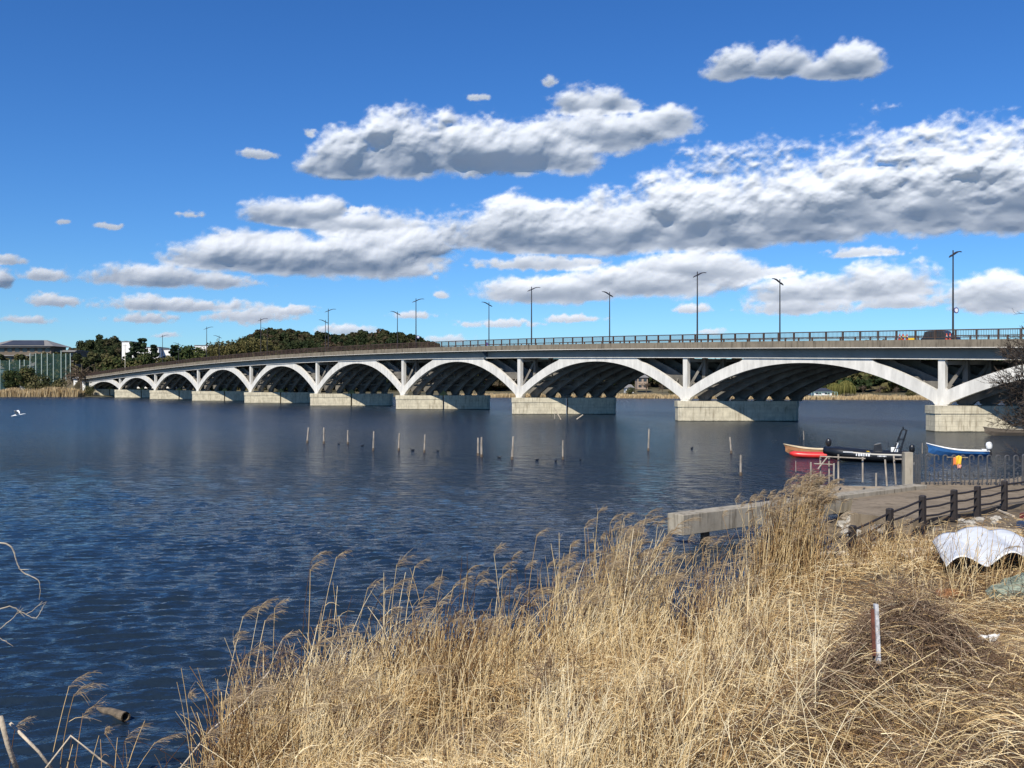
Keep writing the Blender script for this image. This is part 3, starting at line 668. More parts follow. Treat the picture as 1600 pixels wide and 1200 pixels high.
def lobes(h, r, n, base, seed, top=1.0):
    q = random.Random(seed); cs, rs = [], []
    for i in range(n):
        a = q.uniform(0, 6.28); u = q.random(); rr = r*math.sqrt(q.random())*.72; z = base+(h-base)*(.15+.72*u)*top
        rr *= 1-.55*max(0, u-.45)/.55; s = r*q.uniform(.28, .5)
        cs.append((math.cos(a)*rr, math.sin(a)*rr, z)); rs.append((s, s, s*.8))
    return cs, rs
def tree_proto(name, kind, h, r, seed):
    T = empty(name); q = random.Random(seed)
    tr = MB(); tr.tube([(0, 0, -.5), (q.uniform(-.2, .2), 0, h*.35), (q.uniform(-.4, .4), q.uniform(-.3, .3), h*.8)], [h*.03, h*.02, h*.007], 7)
    for i in range(5):
        a = q.uniform(0, 6.28); z = h*q.uniform(.3, .6); tr.tube([(0, 0, z), (math.cos(a)*r*.35, math.sin(a)*r*.35, z+h*.12), (math.cos(a)*r*.7, math.sin(a)*r*.7, z+h*.2)], [h*.012, h*.008, h*.003], 5)
    tr.build('trunk', MT['trunk'], T)
    if kind == 'round':
        cs, rs = lobes(h, r, 26, h*.22, seed); v, f, t = leaf_cloud(cs, rs, 130, h*.022, seed=seed); np_mesh('crown', v, f, MT['ever'], {'tint': t}, parent=T)
    elif kind == 'pine':
        cs, rs, ti = [], [], []
        for i in range(15):
            u = i/14; z = h*(.28+.70*u)
            for k in range(max(2, int(5*(1-u)+1))):
                a = q.uniform(0, 6.28); R = r*(1-u*.82)*q.uniform(.25, .9); cs.append((math.cos(a)*R, math.sin(a)*R, z+q.uniform(-.3, .3))); rs.append((r*.30*(1.15-u*.7), r*.30*(1.15-u*.7), h*.028)); ti.append(q.random())
        v, f, t = leaf_cloud(cs, rs, 70, h*.018, seed=seed, tint0=ti); np_mesh('crown', v, f, MT['conifer'], {'tint': t}, parent=T)
    elif kind == 'bamboo':
        n = 900; rr = np.random.default_rng(seed); a = rr.random(n)*6.28; R = r*np.sqrt(rr.random(n)); B = np.stack([np.cos(a)*R, np.sin(a)*R, np.zeros(n)], 1)
        H = h*(.55+.45*rr.random(n)); tip = B+np.stack([rr.normal(size=n)*.5, rr.normal(size=n)*.5, H], 1)
        P = []; 
        v1, f1, t1 = strands(B, (B+tip)/2, tip, np.full(n, .05), np.full(n, .02), 2, 2)
        cs = tip-np.stack([np.zeros(n), np.zeros(n), H*.2*rr.random(n)], 1); v2, f2, t2 = leaf_cloud(cs, np.tile([[.35, .35, 1.3]], (n, 1)), 12, .17, seed=seed)
        v, f, t = join([(v1, f1, t1), (v2, f2, t2)]); np_mesh('crown', v, f, MT['bamboo'], {'tint': t}, parent=T)
    elif kind == 'willow':
        n = 900; rr = np.random.default_rng(seed); a = rr.random(n)*6.28; R = r*np.sqrt(rr.random(n)); z = h*(.95-.35*(R/r)**2)
        P0 = np.stack([np.cos(a)*R*.8, np.sin(a)*R*.8, z], 1); P2 = P0+np.stack([np.cos(a)*r*.25, np.sin(a)*r*.25, -h*(.25+.4*rr.random(n))], 1)
        v1, f1, t1 = strands(P0, P0+np.stack([np.cos(a)*r*.22, np.sin(a)*r*.22, np.zeros(n)], 1), P2, np.full(n, .16), np.full(n, .07), 4, 2); np_mesh('crown', v1, f1, MT['willow'], {'tint': t1}, parent=T)
    elif kind == 'bare':
        v, f, t = bare_branches(h, r, seed, 5); np_mesh('crown', v, f, MT['twigs'], {'tint': t}, parent=T)
    elif kind == 'shrub':
        cs, rs = lobes(h, r, 16, 0.0, seed); v, f, t = leaf_cloud(cs, rs, 130, h*.035, seed=seed); np_mesh('crown', v, f, MT['shrub'], {'tint': t}, parent=T)
    return T
def bare_branches(h, r, seed, depth=5, thick=.012, spread=.55, start=None, dirn=None, nchild=4, minr=.012):
    """recursive bare crown as strands; returns V,F,tint"""
    rr = np.random.default_rng(seed)
    minr = minr if start is not None else max(minr, h*.0055)
    P = np.array([start if start is not None else (0, 0, h*.12)], float); Dn = np.array([dirn if dirn is not None else (0, 0, 1.0)], float); Dn /= np.linalg.norm(Dn, axis=1, keepdims=True)
    L = np.array([h*.30]); R = np.array([h*thick]); out = []
    for lv in range(depth):
        n = len(P); bend = rr.normal(size=(n, 3))*.16
        P2 = P+(Dn+bend)*L[:, None]; P1 = P+Dn*L[:, None]*.5+rr.normal(size=(n, 3))*.05*L[:, None]
        out.append(strands(P, P1, P2, R, R*.62, 3, 3 if lv < 2 else 2, tint=rr.random(n)*.8))
        k = nchild if lv else nchild+2
        tt = np.clip(1-rr.random((n, k))*.65, 0, 1); tt[:, 0] = 1
        t3 = tt[..., None]; C = (1-t3)**2*P[:, None]+2*(1-t3)*t3*P1[:, None]+t3**2*P2[:, None]
        nd = Dn[:, None]+rr.normal(size=(n, k, 3))*spread+np.array([0, 0, .10]); nd /= np.linalg.norm(nd, axis=2, keepdims=True)
        P = C.reshape(-1, 3); Dn = nd.reshape(-1, 3); L = np.repeat(L, k)*(.52+.3*rr.random(n*k)); R = np.maximum(np.repeat(R, k)*.55, minr)
    return join(out)

protos = {}
def plant(kind, name, h, r, seed, loc, rz, s, label, cat='tree', group=None):
    key = (name, kind, h, r, seed)
    if key not in protos: o = tree_proto(name, kind, h, r, seed); protos[key] = o
    else: o = copy_tree(protos[key])
    o.location = loc; o.rotation_euler = (0, 0, rz); o.scale = (s, s, s); tag(o, label, cat, group); return o
def gz(x, y): return float(far_ground(np.array([x]), np.array([y]))[0])
def on(px, d): x = (px-800)*d/F; return (x, d, gz(x, d)-.2)
def hh(d, pytop, z): return CAMZ+(HY-pytop)*d/F-z

# woodland masses
def woodland(name, label, boxes, dens, size, seed, matn='mixwood', step=4.6, rad=(2.0, 3.6), lift=0.0):
    rr = np.random.default_rng(seed); cs, rs = [], []
    for (x0, x1, y0, y1) in boxes:
        n = int((x1-x0)*(y1-y0)/(step*step)); X = rr.uniform(x0, x1, n); Y = rr.uniform(y0, y1, n); Z = far_ground(X, Y)
        for x, y, z in zip(X, Y, Z):
            if y < far_shore_y(x)+14: continue
            R = rr.uniform(*rad); hgt = rr.uniform(3.0, 6.0)+lift*rr.random()
            t0 = rr.random()
            for q in range(3): cs.append((x+rr.normal()*R*.45, y+rr.normal()*R*.45, z+hgt+rr.normal()*R*.3)); rs.append((R*.72, R*.72, R*.66))
    ti = np.repeat(rr.random(len(cs)//3), 3)[:len(cs)]
    v, f, t = leaf_cloud(cs, rs, dens, size, seed=seed, tint0=ti)
    o = np_mesh(name, v, f, MT[matn], {'tint': t}); tag(o, label, 'woodland', None, 'stuff'); return o
woodland('woodland', 'wooded hill behind the middle of the bridge', [(-172, -30, 565, 660)], 150, .50, 11)
woodland('woodland', 'dark and russet wooded hill left of the white tower', [(-275, -212, 488, 570)], 150, .45, 12)
woodland('woodland', 'far wooded bank seen under the arches', [(-110, 260, 425, 500)], 42, .7, 13)
woodland('woodland', 'dark evergreen hillside seen under the rightmost arch', [(95, 240, 372, 430)], 60, .6, 14, 'ever', rad=(2.2, 3.4))

tl = [ # kind, name, h, r, seed, px, dist, toprow, label
 ('round', 'evergreen_tree', 10, 4.6, 1, 40, 408, 574, 'bushy green tree behind the reeds at the far left'),
 ('round', 'evergreen_tree', 10, 4.6, 2, 18, 415, 578, 'rounded green tree at the left edge of the far shore'),
 ('shrub', 'shrub', 4, 3.4, 3, 62, 404, 588, 'olive shrub in front of the tall netting'),
 ('shrub', 'shrub', 4, 3.4, 4, 88, 402, 592, 'low shrub at the foot of the netting poles'),
 ('bare', 'bare_tree', 10, 5, 5, 128, 402, 556, 'brown leafless tree just left of the bridge end'),
 ('bare', 'bare_tree', 10, 5, 6, 150, 406, 562, 'brown leafless tree beside the leftmost arch'),
 ('bare', 'bare_tree', 10, 5, 7, 112, 415, 570, 'small leafless tree behind the right end of the netting'),
 ('shrub', 'shrub', 4, 3.4, 8, 140, 397, 604, 'dark bush at the water by the bridge abutment'),
 ('shrub', 'shrub', 4, 3.4, 9, 122, 396, 608, 'small bush right of the far reeds'),
 ('round', 'evergreen_tree', 10, 4.6, 10, 178, 432, 556, 'dark tree below the white tower building'),
 ('pine', 'pine_tree', 12, 4.4, 11, 222, 440, 531, 'tall layered pine in front of the white building'),
 ('pine', 'pine_tree', 12, 4.4, 12, 210, 438, 536, 'pine touching the left side of the tall layered pine'),
 ('pine', 'pine_tree', 12, 4.4, 13, 242, 444, 541, 'pine right of the tall layered pine'),
 ('round', 'evergreen_tree', 10, 4.6, 14, 232, 436, 553, 'dark round tree under the layered pines'),
 ('pine', 'pine_tree', 12, 4.4, 15, 273, 446, 540, 'narrow dark pine between the two low white buildings'),
 ('round', 'evergreen_tree', 10, 4.6, 16, 299, 448, 540, 'rounded olive tree left of the low white hall'),
 ('round', 'evergreen_tree', 10, 4.6, 17, 258, 440, 556, 'dark bushy tree low behind the bridge railing'),
 ('round', 'evergreen_tree', 10, 4.6, 18, 318, 446, 552, 'round tree in front of the low white hall'),
 ('round', 'evergreen_tree', 10, 4.6, 28, 200, 436, 560, 'green tree between the white tower and the pines'),
 ('bamboo', 'bamboo_grove', 12, 5, 19, 352, 470, 538, 'yellow-green bamboo clump right of the low white hall'),
 ('bamboo', 'bamboo_grove', 12, 5, 20, 372, 476, 536, 'bamboo clump in the middle of the yellow-green thicket'),
 ('bamboo', 'bamboo_grove', 12, 5, 21, 392, 480, 530, 'tall bamboo clump at the foot of the wooded hill'),
 ('bamboo', 'bamboo_grove', 12, 5, 22, 338, 466, 544, 'low bamboo clump at the left end of the thicket'),
 ('bamboo', 'bamboo_grove', 12, 5, 29, 412, 486, 538, 'bamboo clump at the right end of the thicket'),
 ('willow', 'willow_tree', 9, 5, 23, 1322, 352, 593, 'large yellow-green weeping willow under the rightmost full arch'),
 ('willow', 'willow_tree', 9, 5, 24, 1304, 356, 597, 'smaller willow left of the large weeping willow'),
 ('bare', 'bare_tree', 10, 5, 25, 1348, 350, 596, 'grey leafless tree right of the weeping willow'),
 ('bare', 'bare_tree', 10, 5, 26, 1375, 352, 597, 'grey leafless tree in the middle of the gap under the right arch'),
 ('bare', 'bare_tree', 10, 5, 27, 1400, 350, 601, 'grey leafless tree nearer the first pier'),
 ('bare', 'bare_tree', 10, 5, 30, 1010, 385, 590, 'brown leafless tree seen left of the second pier'),
 ('bare', 'bare_tree', 10, 5, 31, 1035, 388, 594, 'small leafless tree close to the second pier'),
 ('shrub', 'shrub', 4, 3.4, 32, 1425, 345, 608, 'green shrub by the water next to the first pier'),
 ('shrub', 'shrub', 4, 3.4, 33, 1270, 358, 606, 'green shrub left of the small house under the right arch'),
 ('round', 'evergreen_tree', 10, 4.6, 34, 1285, 370, 598, 'dark tree behind the small house under the right arch'),
 ('round', 'evergreen_tree', 10, 4.6, 35, 1350, 378, 588, 'dark evergreen high on the bank under the right arch'),
 ('shrub', 'shrub', 4, 3.4, 36, 985, 382, 606, 'low shrub on the far shore left of the second pier'),
 ('shrub', 'shrub', 4, 3.4, 37, 1050, 384, 607, 'low shrub on the far shore beside the second pier'),
]
shapes = {'round': 3, 'pine': 2, 'bare': 3, 'shrub': 2, 'bamboo': 2, 'willow': 1}
cnt = {}
for kd, nm, h, r, sd, px, d, top, lab in tl:
    i = cnt.get(kd, 0); cnt[kd] = i+1; sd2 = 100+i % shapes[kd]
    loc = on(px, d); H = hh(d, top, loc[2]); s = max(H, 1.5)/h
    plant(kd, nm, h, r, sd2, loc, sd*1.3, s, lab, {'shrub': 'shrub', 'bamboo_grove': 'bamboo'}.get(nm, 'bamboo' if kd == 'bamboo' else 'tree'), {'round': 'evergreen trees on the far shore', 'pine': 'pines behind the bridge end', 'bare': 'leafless trees on the far shore', 'shrub': 'shrubs on the far shore', 'bamboo': 'bamboo thicket', 'willow': 'willows under the right arch'}[kd])
woodland('woodland', 'low green trees between the netting and the grey buildings', [(-262, -196, 430, 470)], 90, .42, 15, 'shrub', rad=(1.6, 2.6), lift=11)
# far reed belts
def reed_belt(label, x0, x1, n, h0, h1, seed, depth=5):
    rr = np.random.default_rng(seed); X = rr.uniform(x0, x1, n); Y = far_shore_y(X)+rr.uniform(-1.0, depth, n)-1.5; Z = np.maximum(far_ground(X, Y), 0)-.05
    P0 = np.stack([X, Y, Z], 1); H = (h0+(h1-h0)*rr.random(n))*(.55+.6*vnoise(X, Y, 5, 9)); P2 = P0+np.stack([rr.normal(size=n)*.25+.15, rr.normal(size=n)*.2, H], 1)
    v, f, t = strands(P0, (P0+P2)/2, P2, np.full(n, .10), np.full(n, .05), 1, 2); o = np_mesh('reed_belt', v, f, MT['reedfar'], {'tint': t}); tag(o, label, 'reeds', None, 'stuff')
reed_belt('belt of tan reeds along the left far shore', -330, -176, 16000, 2.4, 4.0, 31)
reed_belt('low tan reeds along the far shore under the arches', -20, 215, 17000, .9, 1.9, 32)

# ================================================================ FAR BUILDINGS
MT['wallgrey'] = mat('grey_wall', (.15, .12, .09), .9, .25, .3)
MT['wallwhite'] = mat('white_wall', (.78, .77, .74), .8, .06, .2)
MT['roofdark'] = mat('dark_roof', (.045, .05, .065), .5, .2, .3)
MT['roofgrey'] = mat('grey_roof', (.22, .21, .20), .7, .2, .3)
MT['windark'] = mat('window_dark', (.04, .05, .06), .2)
MT['netgreen'] = None
def building(name, label, px0, px1, d, top, base_z, depth, wall, floors=2, win=True, roof=None, band=False, cat='building', rz=0.0):
    x0, x1 = (px0-800)*d/F, (px1-800)*d/F; zt = CAMZ+(HY-top)*d/F; cx = (x0+x1)/2; wd = x1-x0; H = zt-base_z
    B = empty(name, (cx, d, base_z), rz, label=label, cat=cat, group=None)
    m = MB(); m.box((0, depth/2, H/2), (wd, depth, H)); m.build('wall', wall, B)
    if win:
        fh = H/floors
        for i in range(floors):
            n = max(2, int(wd/3.4))
            for k in range(n):
                q = MB(); q.box((-wd/2+(k+.5)*wd/n, -.03, fh*(i+.55)), (wd/n*.6, .12, fh*.42)); q.build('window', MT['windark'], B)
    if band:
        fh = H/floors
        for i in range(floors):
            q = MB(); q.box((0, -.8, fh*(i+.98)-.3), (wd+.6, 1.7, .5)); q.build('balcony_slab', MT['roofgrey'], B)
    q = MB()
    if roof == 'flat': q.box((0, depth/2, H+.15), (wd+.6, depth+.6, .3)); q.build('roof', MT['roofgrey'], B)
    return B, wd, H
def hip(B, wd, depth, H, over, rise, ridge, mt, cy):
    q = MB(); a, b = wd/2+over, depth/2+over
    q.add([(-a, cy-b, H), (a, cy-b, H), (a, cy+b, H), (-a, cy+b, H), (-wd*ridge, cy-.4, H+rise), (wd*ridge, cy-.4, H+rise), (wd*ridge, cy+.4, H+rise), (-wd*ridge, cy+.4, H+rise)],
          [(3, 2, 1, 0), (4, 5, 6, 7), (0, 1, 5, 4), (1, 2, 6, 5), (2, 3, 7, 6), (3, 0, 4, 7)]); return q.build('roof', mt, B)
B, wd, H = building('apartment_building', 'large grey building with a wide dark hipped roof at the far left', -14, 80, 480, 541, 2.5, 16, MT['wallgrey'], 5, True, None, True)
r_ = hip(B, wd, 16, H+.01, 2.2, 3.4, .30, MT['roofgrey'], 8)
q = MB(); q.add([(-wd*.34, -1.2, H+.45), (wd*.40, -1.2, H+.45), (wd*.27, 6.6, H+3.05), (-wd*.24, 6.6, H+3.05)], [(0, 1, 2, 3)]); 
q.add([(-wd*.34, -1.2, H+.62), (wd*.40, -1.2, H+.62), (wd*.27, 6.6, H+3.22), (-wd*.24, 6.6, H+3.22)], [(0, 1, 2, 3)]); q.build('solar_panels', MT['roofdark'], B)
building('apartment_building', 'long low grey building right of the hipped roof', 80, 119, 486, 548, 2.5, 14, MT['wallgrey'], 4, True, 'flat', True)
building('white_tower', 'narrow white windowless tower behind the bridge end', 190.5, 203, 470, 534, 3, 9, MT['wallwhite'], 1, False, 'flat')
building('white_building', 'white building partly hidden by the layered pines', 206, 248, 462, 543, 3, 14, MT['wallwhite'], 3, False, 'flat')
building('white_building', 'low white hall with a flat roof right of the pines', 248, 266, 466, 546, 3, 14, MT['wallwhite'], 2, False, 'flat')
building('white_building', 'low white hall left of the bamboo thicket', 304, 330, 490, 540, 3, 14, MT['wallwhite'], 2, False, 'flat')
B, wd, H = building('house', 'blue and white low house behind the netting at the far left', -10, 14, 440, 576, 2.3, 9, mat('blue_wall', (.13, .20, .24), .8), 2, True, None); hip(B, wd, 9, H+.01, .6, 1.6, .3, MT['roofgrey'], 4.5)
B, wd, H = building('house', 'pale house among the trees behind the netting', 32, 52, 445, 572, 2.3, 9, MT['wallwhite'], 2, True, None); hip(B, wd, 9, H+.01, .6, 2.0, .3, MT['roofgrey'], 4.5)
B, wd, H = building('house', 'small white house left of the bridge abutment', 115, 146, 410, 592, 1.5, 8, MT['wallwhite'], 1, True, None); hip(B, wd, 8, H+.01, .6, 1.4, .3, MT['roofgrey'], 4)
B, wd, H = building('house', 'white waterside house with a dark roof under the right arch', 1272, 1300, 346, 612, 1.2, 7, MT['wallwhite'], 1, True, None); hip(B, wd, 7, H+.01, .6, 1.3, .3, MT['roofdark'], 3.5)
B, wd, H = building('house', 'small white house at the far shore left of the second pier', 978, 990, 392, 606, 1.5, 7, MT['wallwhite'], 1, True, None); hip(B, wd, 7, H+.01, .5, 1.4, .3, MT['roofgrey'], 3.5)
B, wd, H = building('house', 'pale house up the bank above the willow', 1310, 1330, 392, 588, 4, 8, MT['wallwhite'], 1, False, None); hip(B, wd, 8, H+.01, .6, 1.2, .3, MT['roofgrey'], 4)
B, wd, H = building('house', 'brownish houses behind bare trees left of the second pier', 996, 1012, 400, 590, 3, 8, mat('tan_wall', (.36, .27, .20), .9), 2, True, None); hip(B, wd, 8, H+.01, .6, 1.4, .3, MT['roofgrey'], 4)
# driving-range net with tall poles
nm_ = bpy.data.materials.new('green_net'); nm_.use_nodes = True; t = nm_.node_tree; p = t.nodes['Principled BSDF']; p.inputs['Base Color'].default_value = (.035, .095, .075, 1); p.inputs['Alpha'].default_value = .30; p.inputs['Roughness'].default_value = .8
NET = empty('net_fence', D(60, 414), label='tall green ball-stopping net on a row of poles at the left far shore', cat='net fence'); NET.location = (0, 0, 0)
ppx = [0, 15, 31, 38, 47, 56, 65, 74, 83.5, 95.5, 103, 110]
pts = [((px-800)*(414+i*1.2)/F, 414+i*1.2) for i, px in enumerate(ppx)]
for i, (x, y) in enumerate(pts):
    top = CAMZ+(HY-(552 if i > 3 else 562))*y/F+(0 if i != 9 else 1.2); q = MB(); q.tube([(x, y, 1), (x, y, top)], .17, 6); q.build('net_pole', mat('net_pole_paint', (.42, .50, .44), .6) if i == 0 else bpy.data.materials['net_pole_paint'], NET)
for i in range(len(pts)-1):
    (x0, y0), (x1, y1) = pts[i], pts[i+1]; tp = CAMZ+(HY-(553 if i > 3 else 563))*y0/F; q = MB()
    q.bar((x0+.05, y0, (1.5+tp)/2), (x1-.05, y1, (1.5+tp)/2), .02, tp-1.5); q.build('net_panel', nm_, NET)
for px, d, top in ((369/2+11, 425, 538), (64, 402, 592)):
    o = empty('utility_pole', on(px, d), label='grey utility pole %s' % ('in front of the white tower' if px > 100 else 'among the shrubs at the net fence'), cat='utility pole')
    H = hh(d, top, o.location.z); q = MB(); q.tube([(0, 0, 0), (0, 0, H)], [.2, .12], 6); q.build('pole', MT['pier'], o); q = MB(); q.bar((-.9, 0, H-.6), (.9, 0, H-.6), .12); q.build('crossarm', MT['steel'], o)
# jetty frame under the right arch
o = empty('jetty_frame', D(1290, 329), label='pale green metal landing frame at the far shore under the right arch', cat='jetty'); o.location.z = 0
q = MB(); 
for x in (-4, -1.5, 1.5, 4): q.bar((x, 0, -.5), (x, 0, 2.6), .15); q.bar((x, 2.5, -.5), (x, 2.5, 2.6), .15)
q.bar((-4, 0, 1.0), (4, 0, 1.0), .15); q.bar((-4, 0, 2.6), (4, 0, 2.6), .1); q.build('frame', mat('jetty_green', (.35, .50, .42), .6), o)
q = MB(); q.box((0, 1.2, .9), (8.4, 2.8, .15)); q.build('deck', MT['wood'], o)
# ================================================================ POLES STANDING IN THE LAKE
MT['polew'] = mat('weathered_pole', (.36, .31, .25), .9, .45, 5, bump=.3, stretch=(1, 1, .3))
wp = [(480, 692, 668, 2, 'leaning pale stake, leftmost of the row in the lake'), (506, 693, 668, 0, 'brown stake, second from the left in the lake row'),
 (543.5, 694, 672, 0, 'thin stake, third from the left in the lake row'), (583, 704, 674, 1, 'pale stake, fourth from the left in the lake row'),
 (623, 704, 677, 1, 'stake fifth from the left in the lake row'), (663, 707, 679, 1, 'pale stake left of the paired posts'),
 (747, 712, 684, 0, 'shorter post, left one of the touching pair in the lake'), (752.5, 714, 683, 0, 'thicker post, right one of the touching pair in the lake'),
 (800, 718, 682, 2, 'tall slanting stake right of the paired posts'), (879.5, 718, 688, 0, 'single stake in front of the third pier'),
 (1013, 704, 670, 1, 'tall thin stake between the second and third piers'), (1142.5, 708, 683, -2, 'slim stake leaning left below the second pier'),
 (1157.5, 743, 711, 0, 'thick white topped post nearest the concrete beam'), (1256, 687, 673, -.5, 'short thin stick behind the boats'), (1441, 708, 692, 0, 'thin white stick left of the blue boat'),
 (1243.5, 737, 720, 0, 'thin pale stick left of the wooden jetty'), (866.5, 655, 646, 0, 'short white stick standing in front of the third pier')]
for px, yb, yt, ln, lab in wp:
    b = W(px, yb); h = (yb-yt)*b.y/F; o = empty('mooring_pole', b, random.uniform(0, 6), label=lab, cat='pole', group='wooden poles standing in the lake')
    thick = .085 if px in (752.5, 1157.5, 800, 747) else (.03 if yb-yt < 20 else .065); sc = b.y/75
    q = MB(); r0 = thick*sc; lx = ln*b.y/F*math.cos(o.rotation_euler.z); ly = -ln*b.y/F*math.sin(o.rotation_euler.z)
    q.tube([(-lx*.3, -ly*.3, -.8), (0, 0, 0), (lx*.5+.01, ly*.5, h*.5), (lx, ly, h)], [r0*1.15, r0*1.1, r0, r0*.85], 8); q.build('stake', MT['polew'], o, smooth=False)
    if yb-yt > 20: q = MB(); q.tube([(0, 0, -.1), (0, 0, .22)], [r0*1.5, r0*1.25], 8); q.build('dark_waterline', MT['wood_dark'], o)
for (x0, y0, x1, y1, lab) in ((866, 634, 877, 645, 'floating pale pole slanting against the third pier'), (901, 655, 911, 648, 'pale pole end sticking up right of the third pier slot')):
    a = W(x0, 655.5); bb_ = Vector(((x1-800)*a.y/F, a.y, CAMZ+(HY-y1)*a.y/F)); aa = Vector(((x0-800)*a.y/F, a.y, CAMZ+(HY-y0)*a.y/F))
    if y0 == 634: aa = Vector((aa.x, a.y, 1.9)); bb_ = Vector((bb_.x, a.y, -.1))
    q = MB(); q.tube([aa, bb_], .09, 6); tag(q.build('leaning_pole', MT['wood_pale']), lab, 'pole')
# water birds
def bird(loc, rz, s, label):
    o = empty('duck', loc, rz, label=label, cat='duck', group='dark ducks swimming among the stakes')
    q = MB(); ring = []
    for x, w_, z0, z1 in ((-.24, .02, .10, .14), (-.15, .08, .0, .13), (0, .11, -.03, .15), (.12, .09, -.02, .14), (.2, .04, .04, .12), (.25, .035, .14, .24), (.30, .03, .2, .27), (.37, .012, .22, .24)):
        ring.append([(x, w_*math.cos(a), (z0+z1)/2+(z1-z0)/2*math.sin(a)) for a in [k*math.pi/4 for k in range(8)]])
    q.loft(ring); q.build('body', MT['dark'], o, smooth=True); o.scale = (s, s, s)
for px, py, lab in [(529, 694, 'between the second and third stakes'), (645, 704, 'just left of the pale stake before the paired posts'), (684, 705, 'between the pale stake and the paired posts'), (780, 715, 'just left of the tall slanting stake'), (839, 719, 'midway between the slanting stake and the single stake'), (868, 721, 'touching the left of the single stake'), (907, 719, 'right of the single stake'), (1081, 701, 'alone on the water below the second pier'), (566, 697, 'between the third and fourth stakes')]:
    bird(W(px, py), random.uniform(0, 6), .8, 'tiny dark duck '+lab)
o = empty('egret', D(27, 60, 649), .3, label='white egret flying low over the water at the left', cat='bird'); q = MB()
q.loft([[(x, w_*math.cos(a), z+w_*math.sin(a)) for a in [k*math.pi/3 for k in range(6)]] for x, w_, z in ((-.35, .01, -.05), (-.15, .05, 0), (.1, .06, .02), (.25, .03, .06), (.4, .02, .1), (.5, .006, .08))]); q.build('body', MT['white'], o, smooth=True)
for s in (-1, 1): q = MB(); q.loft([[(-.12, 0, .03), (.12, 0, .05), (.12, 0, .03)], [(-.1, s*.25, .2), (.1, s*.25, .22), (.1, s*.25, .2)], [(-.12, s*.5, .30), (-.02, s*.5, .32), (-.02, s*.5, .3)]]); q.build('wing', MT['white'], o)

# ================================================================ BOATS
def hull(L, Wd, H, sheer=.25, bowl=.62, nose=.0, n=15, rake=.35, flat=.5, inner=False, t=.05):
    """boat shell along +x (bow), open top"""
    R = []
    for i in range(n):
        u = i/(n-1); w_ = Wd/2*(1 if u < bowl else max(.02+nose, math.cos((u-bowl)/(1-bowl)*math.pi/2)**.8)); z1 = H+sheer*max(0, u-.3)**2*2; kx = L*(u-.5)
        b = w_*flat if u < .85 else w_*flat*.6; zb0 = .0+(.25*H*max(0, (u-.7)/.3)**2*2.2)
        R.append([(kx+rake*max(0, u-.8)*2, w_, z1), (kx, w_*.92, z1*.55+zb0*.4), (kx, b, zb0), (kx, -b, zb0), (kx, -w_*.92, z1*.55+zb0*.4), (kx+rake*max(0, u-.8)*2, -w_, z1)])
    return R
def boat(name, label, loc, rz, L, Wd, H, mh, mi, sheer=.3, depth=.05, rails=None, group=None):
    B = empty(name, loc, rz, label=label, cat='boat', group=group); R = hull(L, Wd, H, sheer)
    Ri = [[(p[0]*.97, p[1]*.90, max(p[2], .0)+(.07 if 1 < k < 4 else 0)) for k, p in enumerate(r)] for r in R]
    q = MB(); q.loft(R, closed=False); q.f.append(tuple(range(6))); q.build('hull', mh, B)
    q = MB(); q.loft(Ri, closed=False); q.f.append(tuple(range(6))); q.build('interior', mi, B)
    q = MB()
    for k in (0, 5): q.tube([Vector(r[k]) for r in R], .035, 6)
    q.bar(R[0][0], R[0][5], .06); q.build('gunwale', rails or mi, B)
    q = MB()
    for u in (.3, .55): q.box((L*(u-.5), 0, H*.62), (.28, Wd*.86, .05))
    q.build('thwart', mi, B); return B
def outboard(B, x, z, mc, s=1.0, tilt=.0):
    o = MB(); m_ = Matrix.Rotation(tilt, 3, 'Y')
    def P(a): v = m_ @ (Vector(a)*s); return (v.x+x, v.y, v.z+z)
    rg = []
    for zz, a, b in ((.25, .10, .09), (.35, .19, .15), (.6, .22, .17), (.74, .17, .13), (.8, .07, .06)): rg.append([P((-.12+a*math.cos(t_), b*math.sin(t_), zz)) for t_ in [k*math.pi/5 for k in range(10)]])
    o.loft(rg); c = o.build('outboard_cowl', mc, B, smooth=True)
    o = MB(); o.bar(P((-.12, 0, .3)), P((-.14, 0, -.45)), .13*s, .18*s); o.bar(P((-.3, 0, -.25)), P((.0, 0, -.25)), .16*s, .03*s); o.tube([P((-.30, 0, -.45)), P((.05, 0, -.45))], .05*s, 8)
    for k in range(3): a = k*2.09; o.bar(P((-.3, 0, -.45)), P((-.32, .13*math.cos(a), -.45+.13*math.sin(a))), .07*s, .015*s)
    o.build('outboard_leg', MT['dark'], c)
    return c
# blue and white boat, bow to the left
b = W(1497, 711.5); B = boat('motorboat', 'slim blue boat with white gunwale and white outboard motor, right of the black inflatable', (b.x, b.y, -.08), math.pi-.30, 4.5, 1.3, .50, MT['blue'], MT['white'], .55)
outboard(B, -2.25, .30, MT['white'], 1.15, .12)
q = MB(); q.box((-1.9, .2, .5), (.35, .3, .3)); q.build('fuel_tank', MT['white'], B)
# small grey boat under the bare tree
b = W(1570, 680.5); B = boat('rowing_boat', 'small grey open boat moored under the bare tree by the first pier', (b.x, b.y, -.05), math.pi-.1, 4.4, 1.3, .75, MT['wallgrey'], MT['beam'], .3)
# brown wooden boat behind the red hull
b = W(1258, 712.3); B = boat('wooden_boat', 'old brown and cream wooden boat behind the red canoe, bow to the left', (b.x+.45, b.y+.5, -.05), math.pi-.38, 3.7, 1.2, .60, MT['brownw'], MT['cream'], .35, rails=MT['cream'])
outboard(B, -1.4, .55, MT['dark'], 1.15)
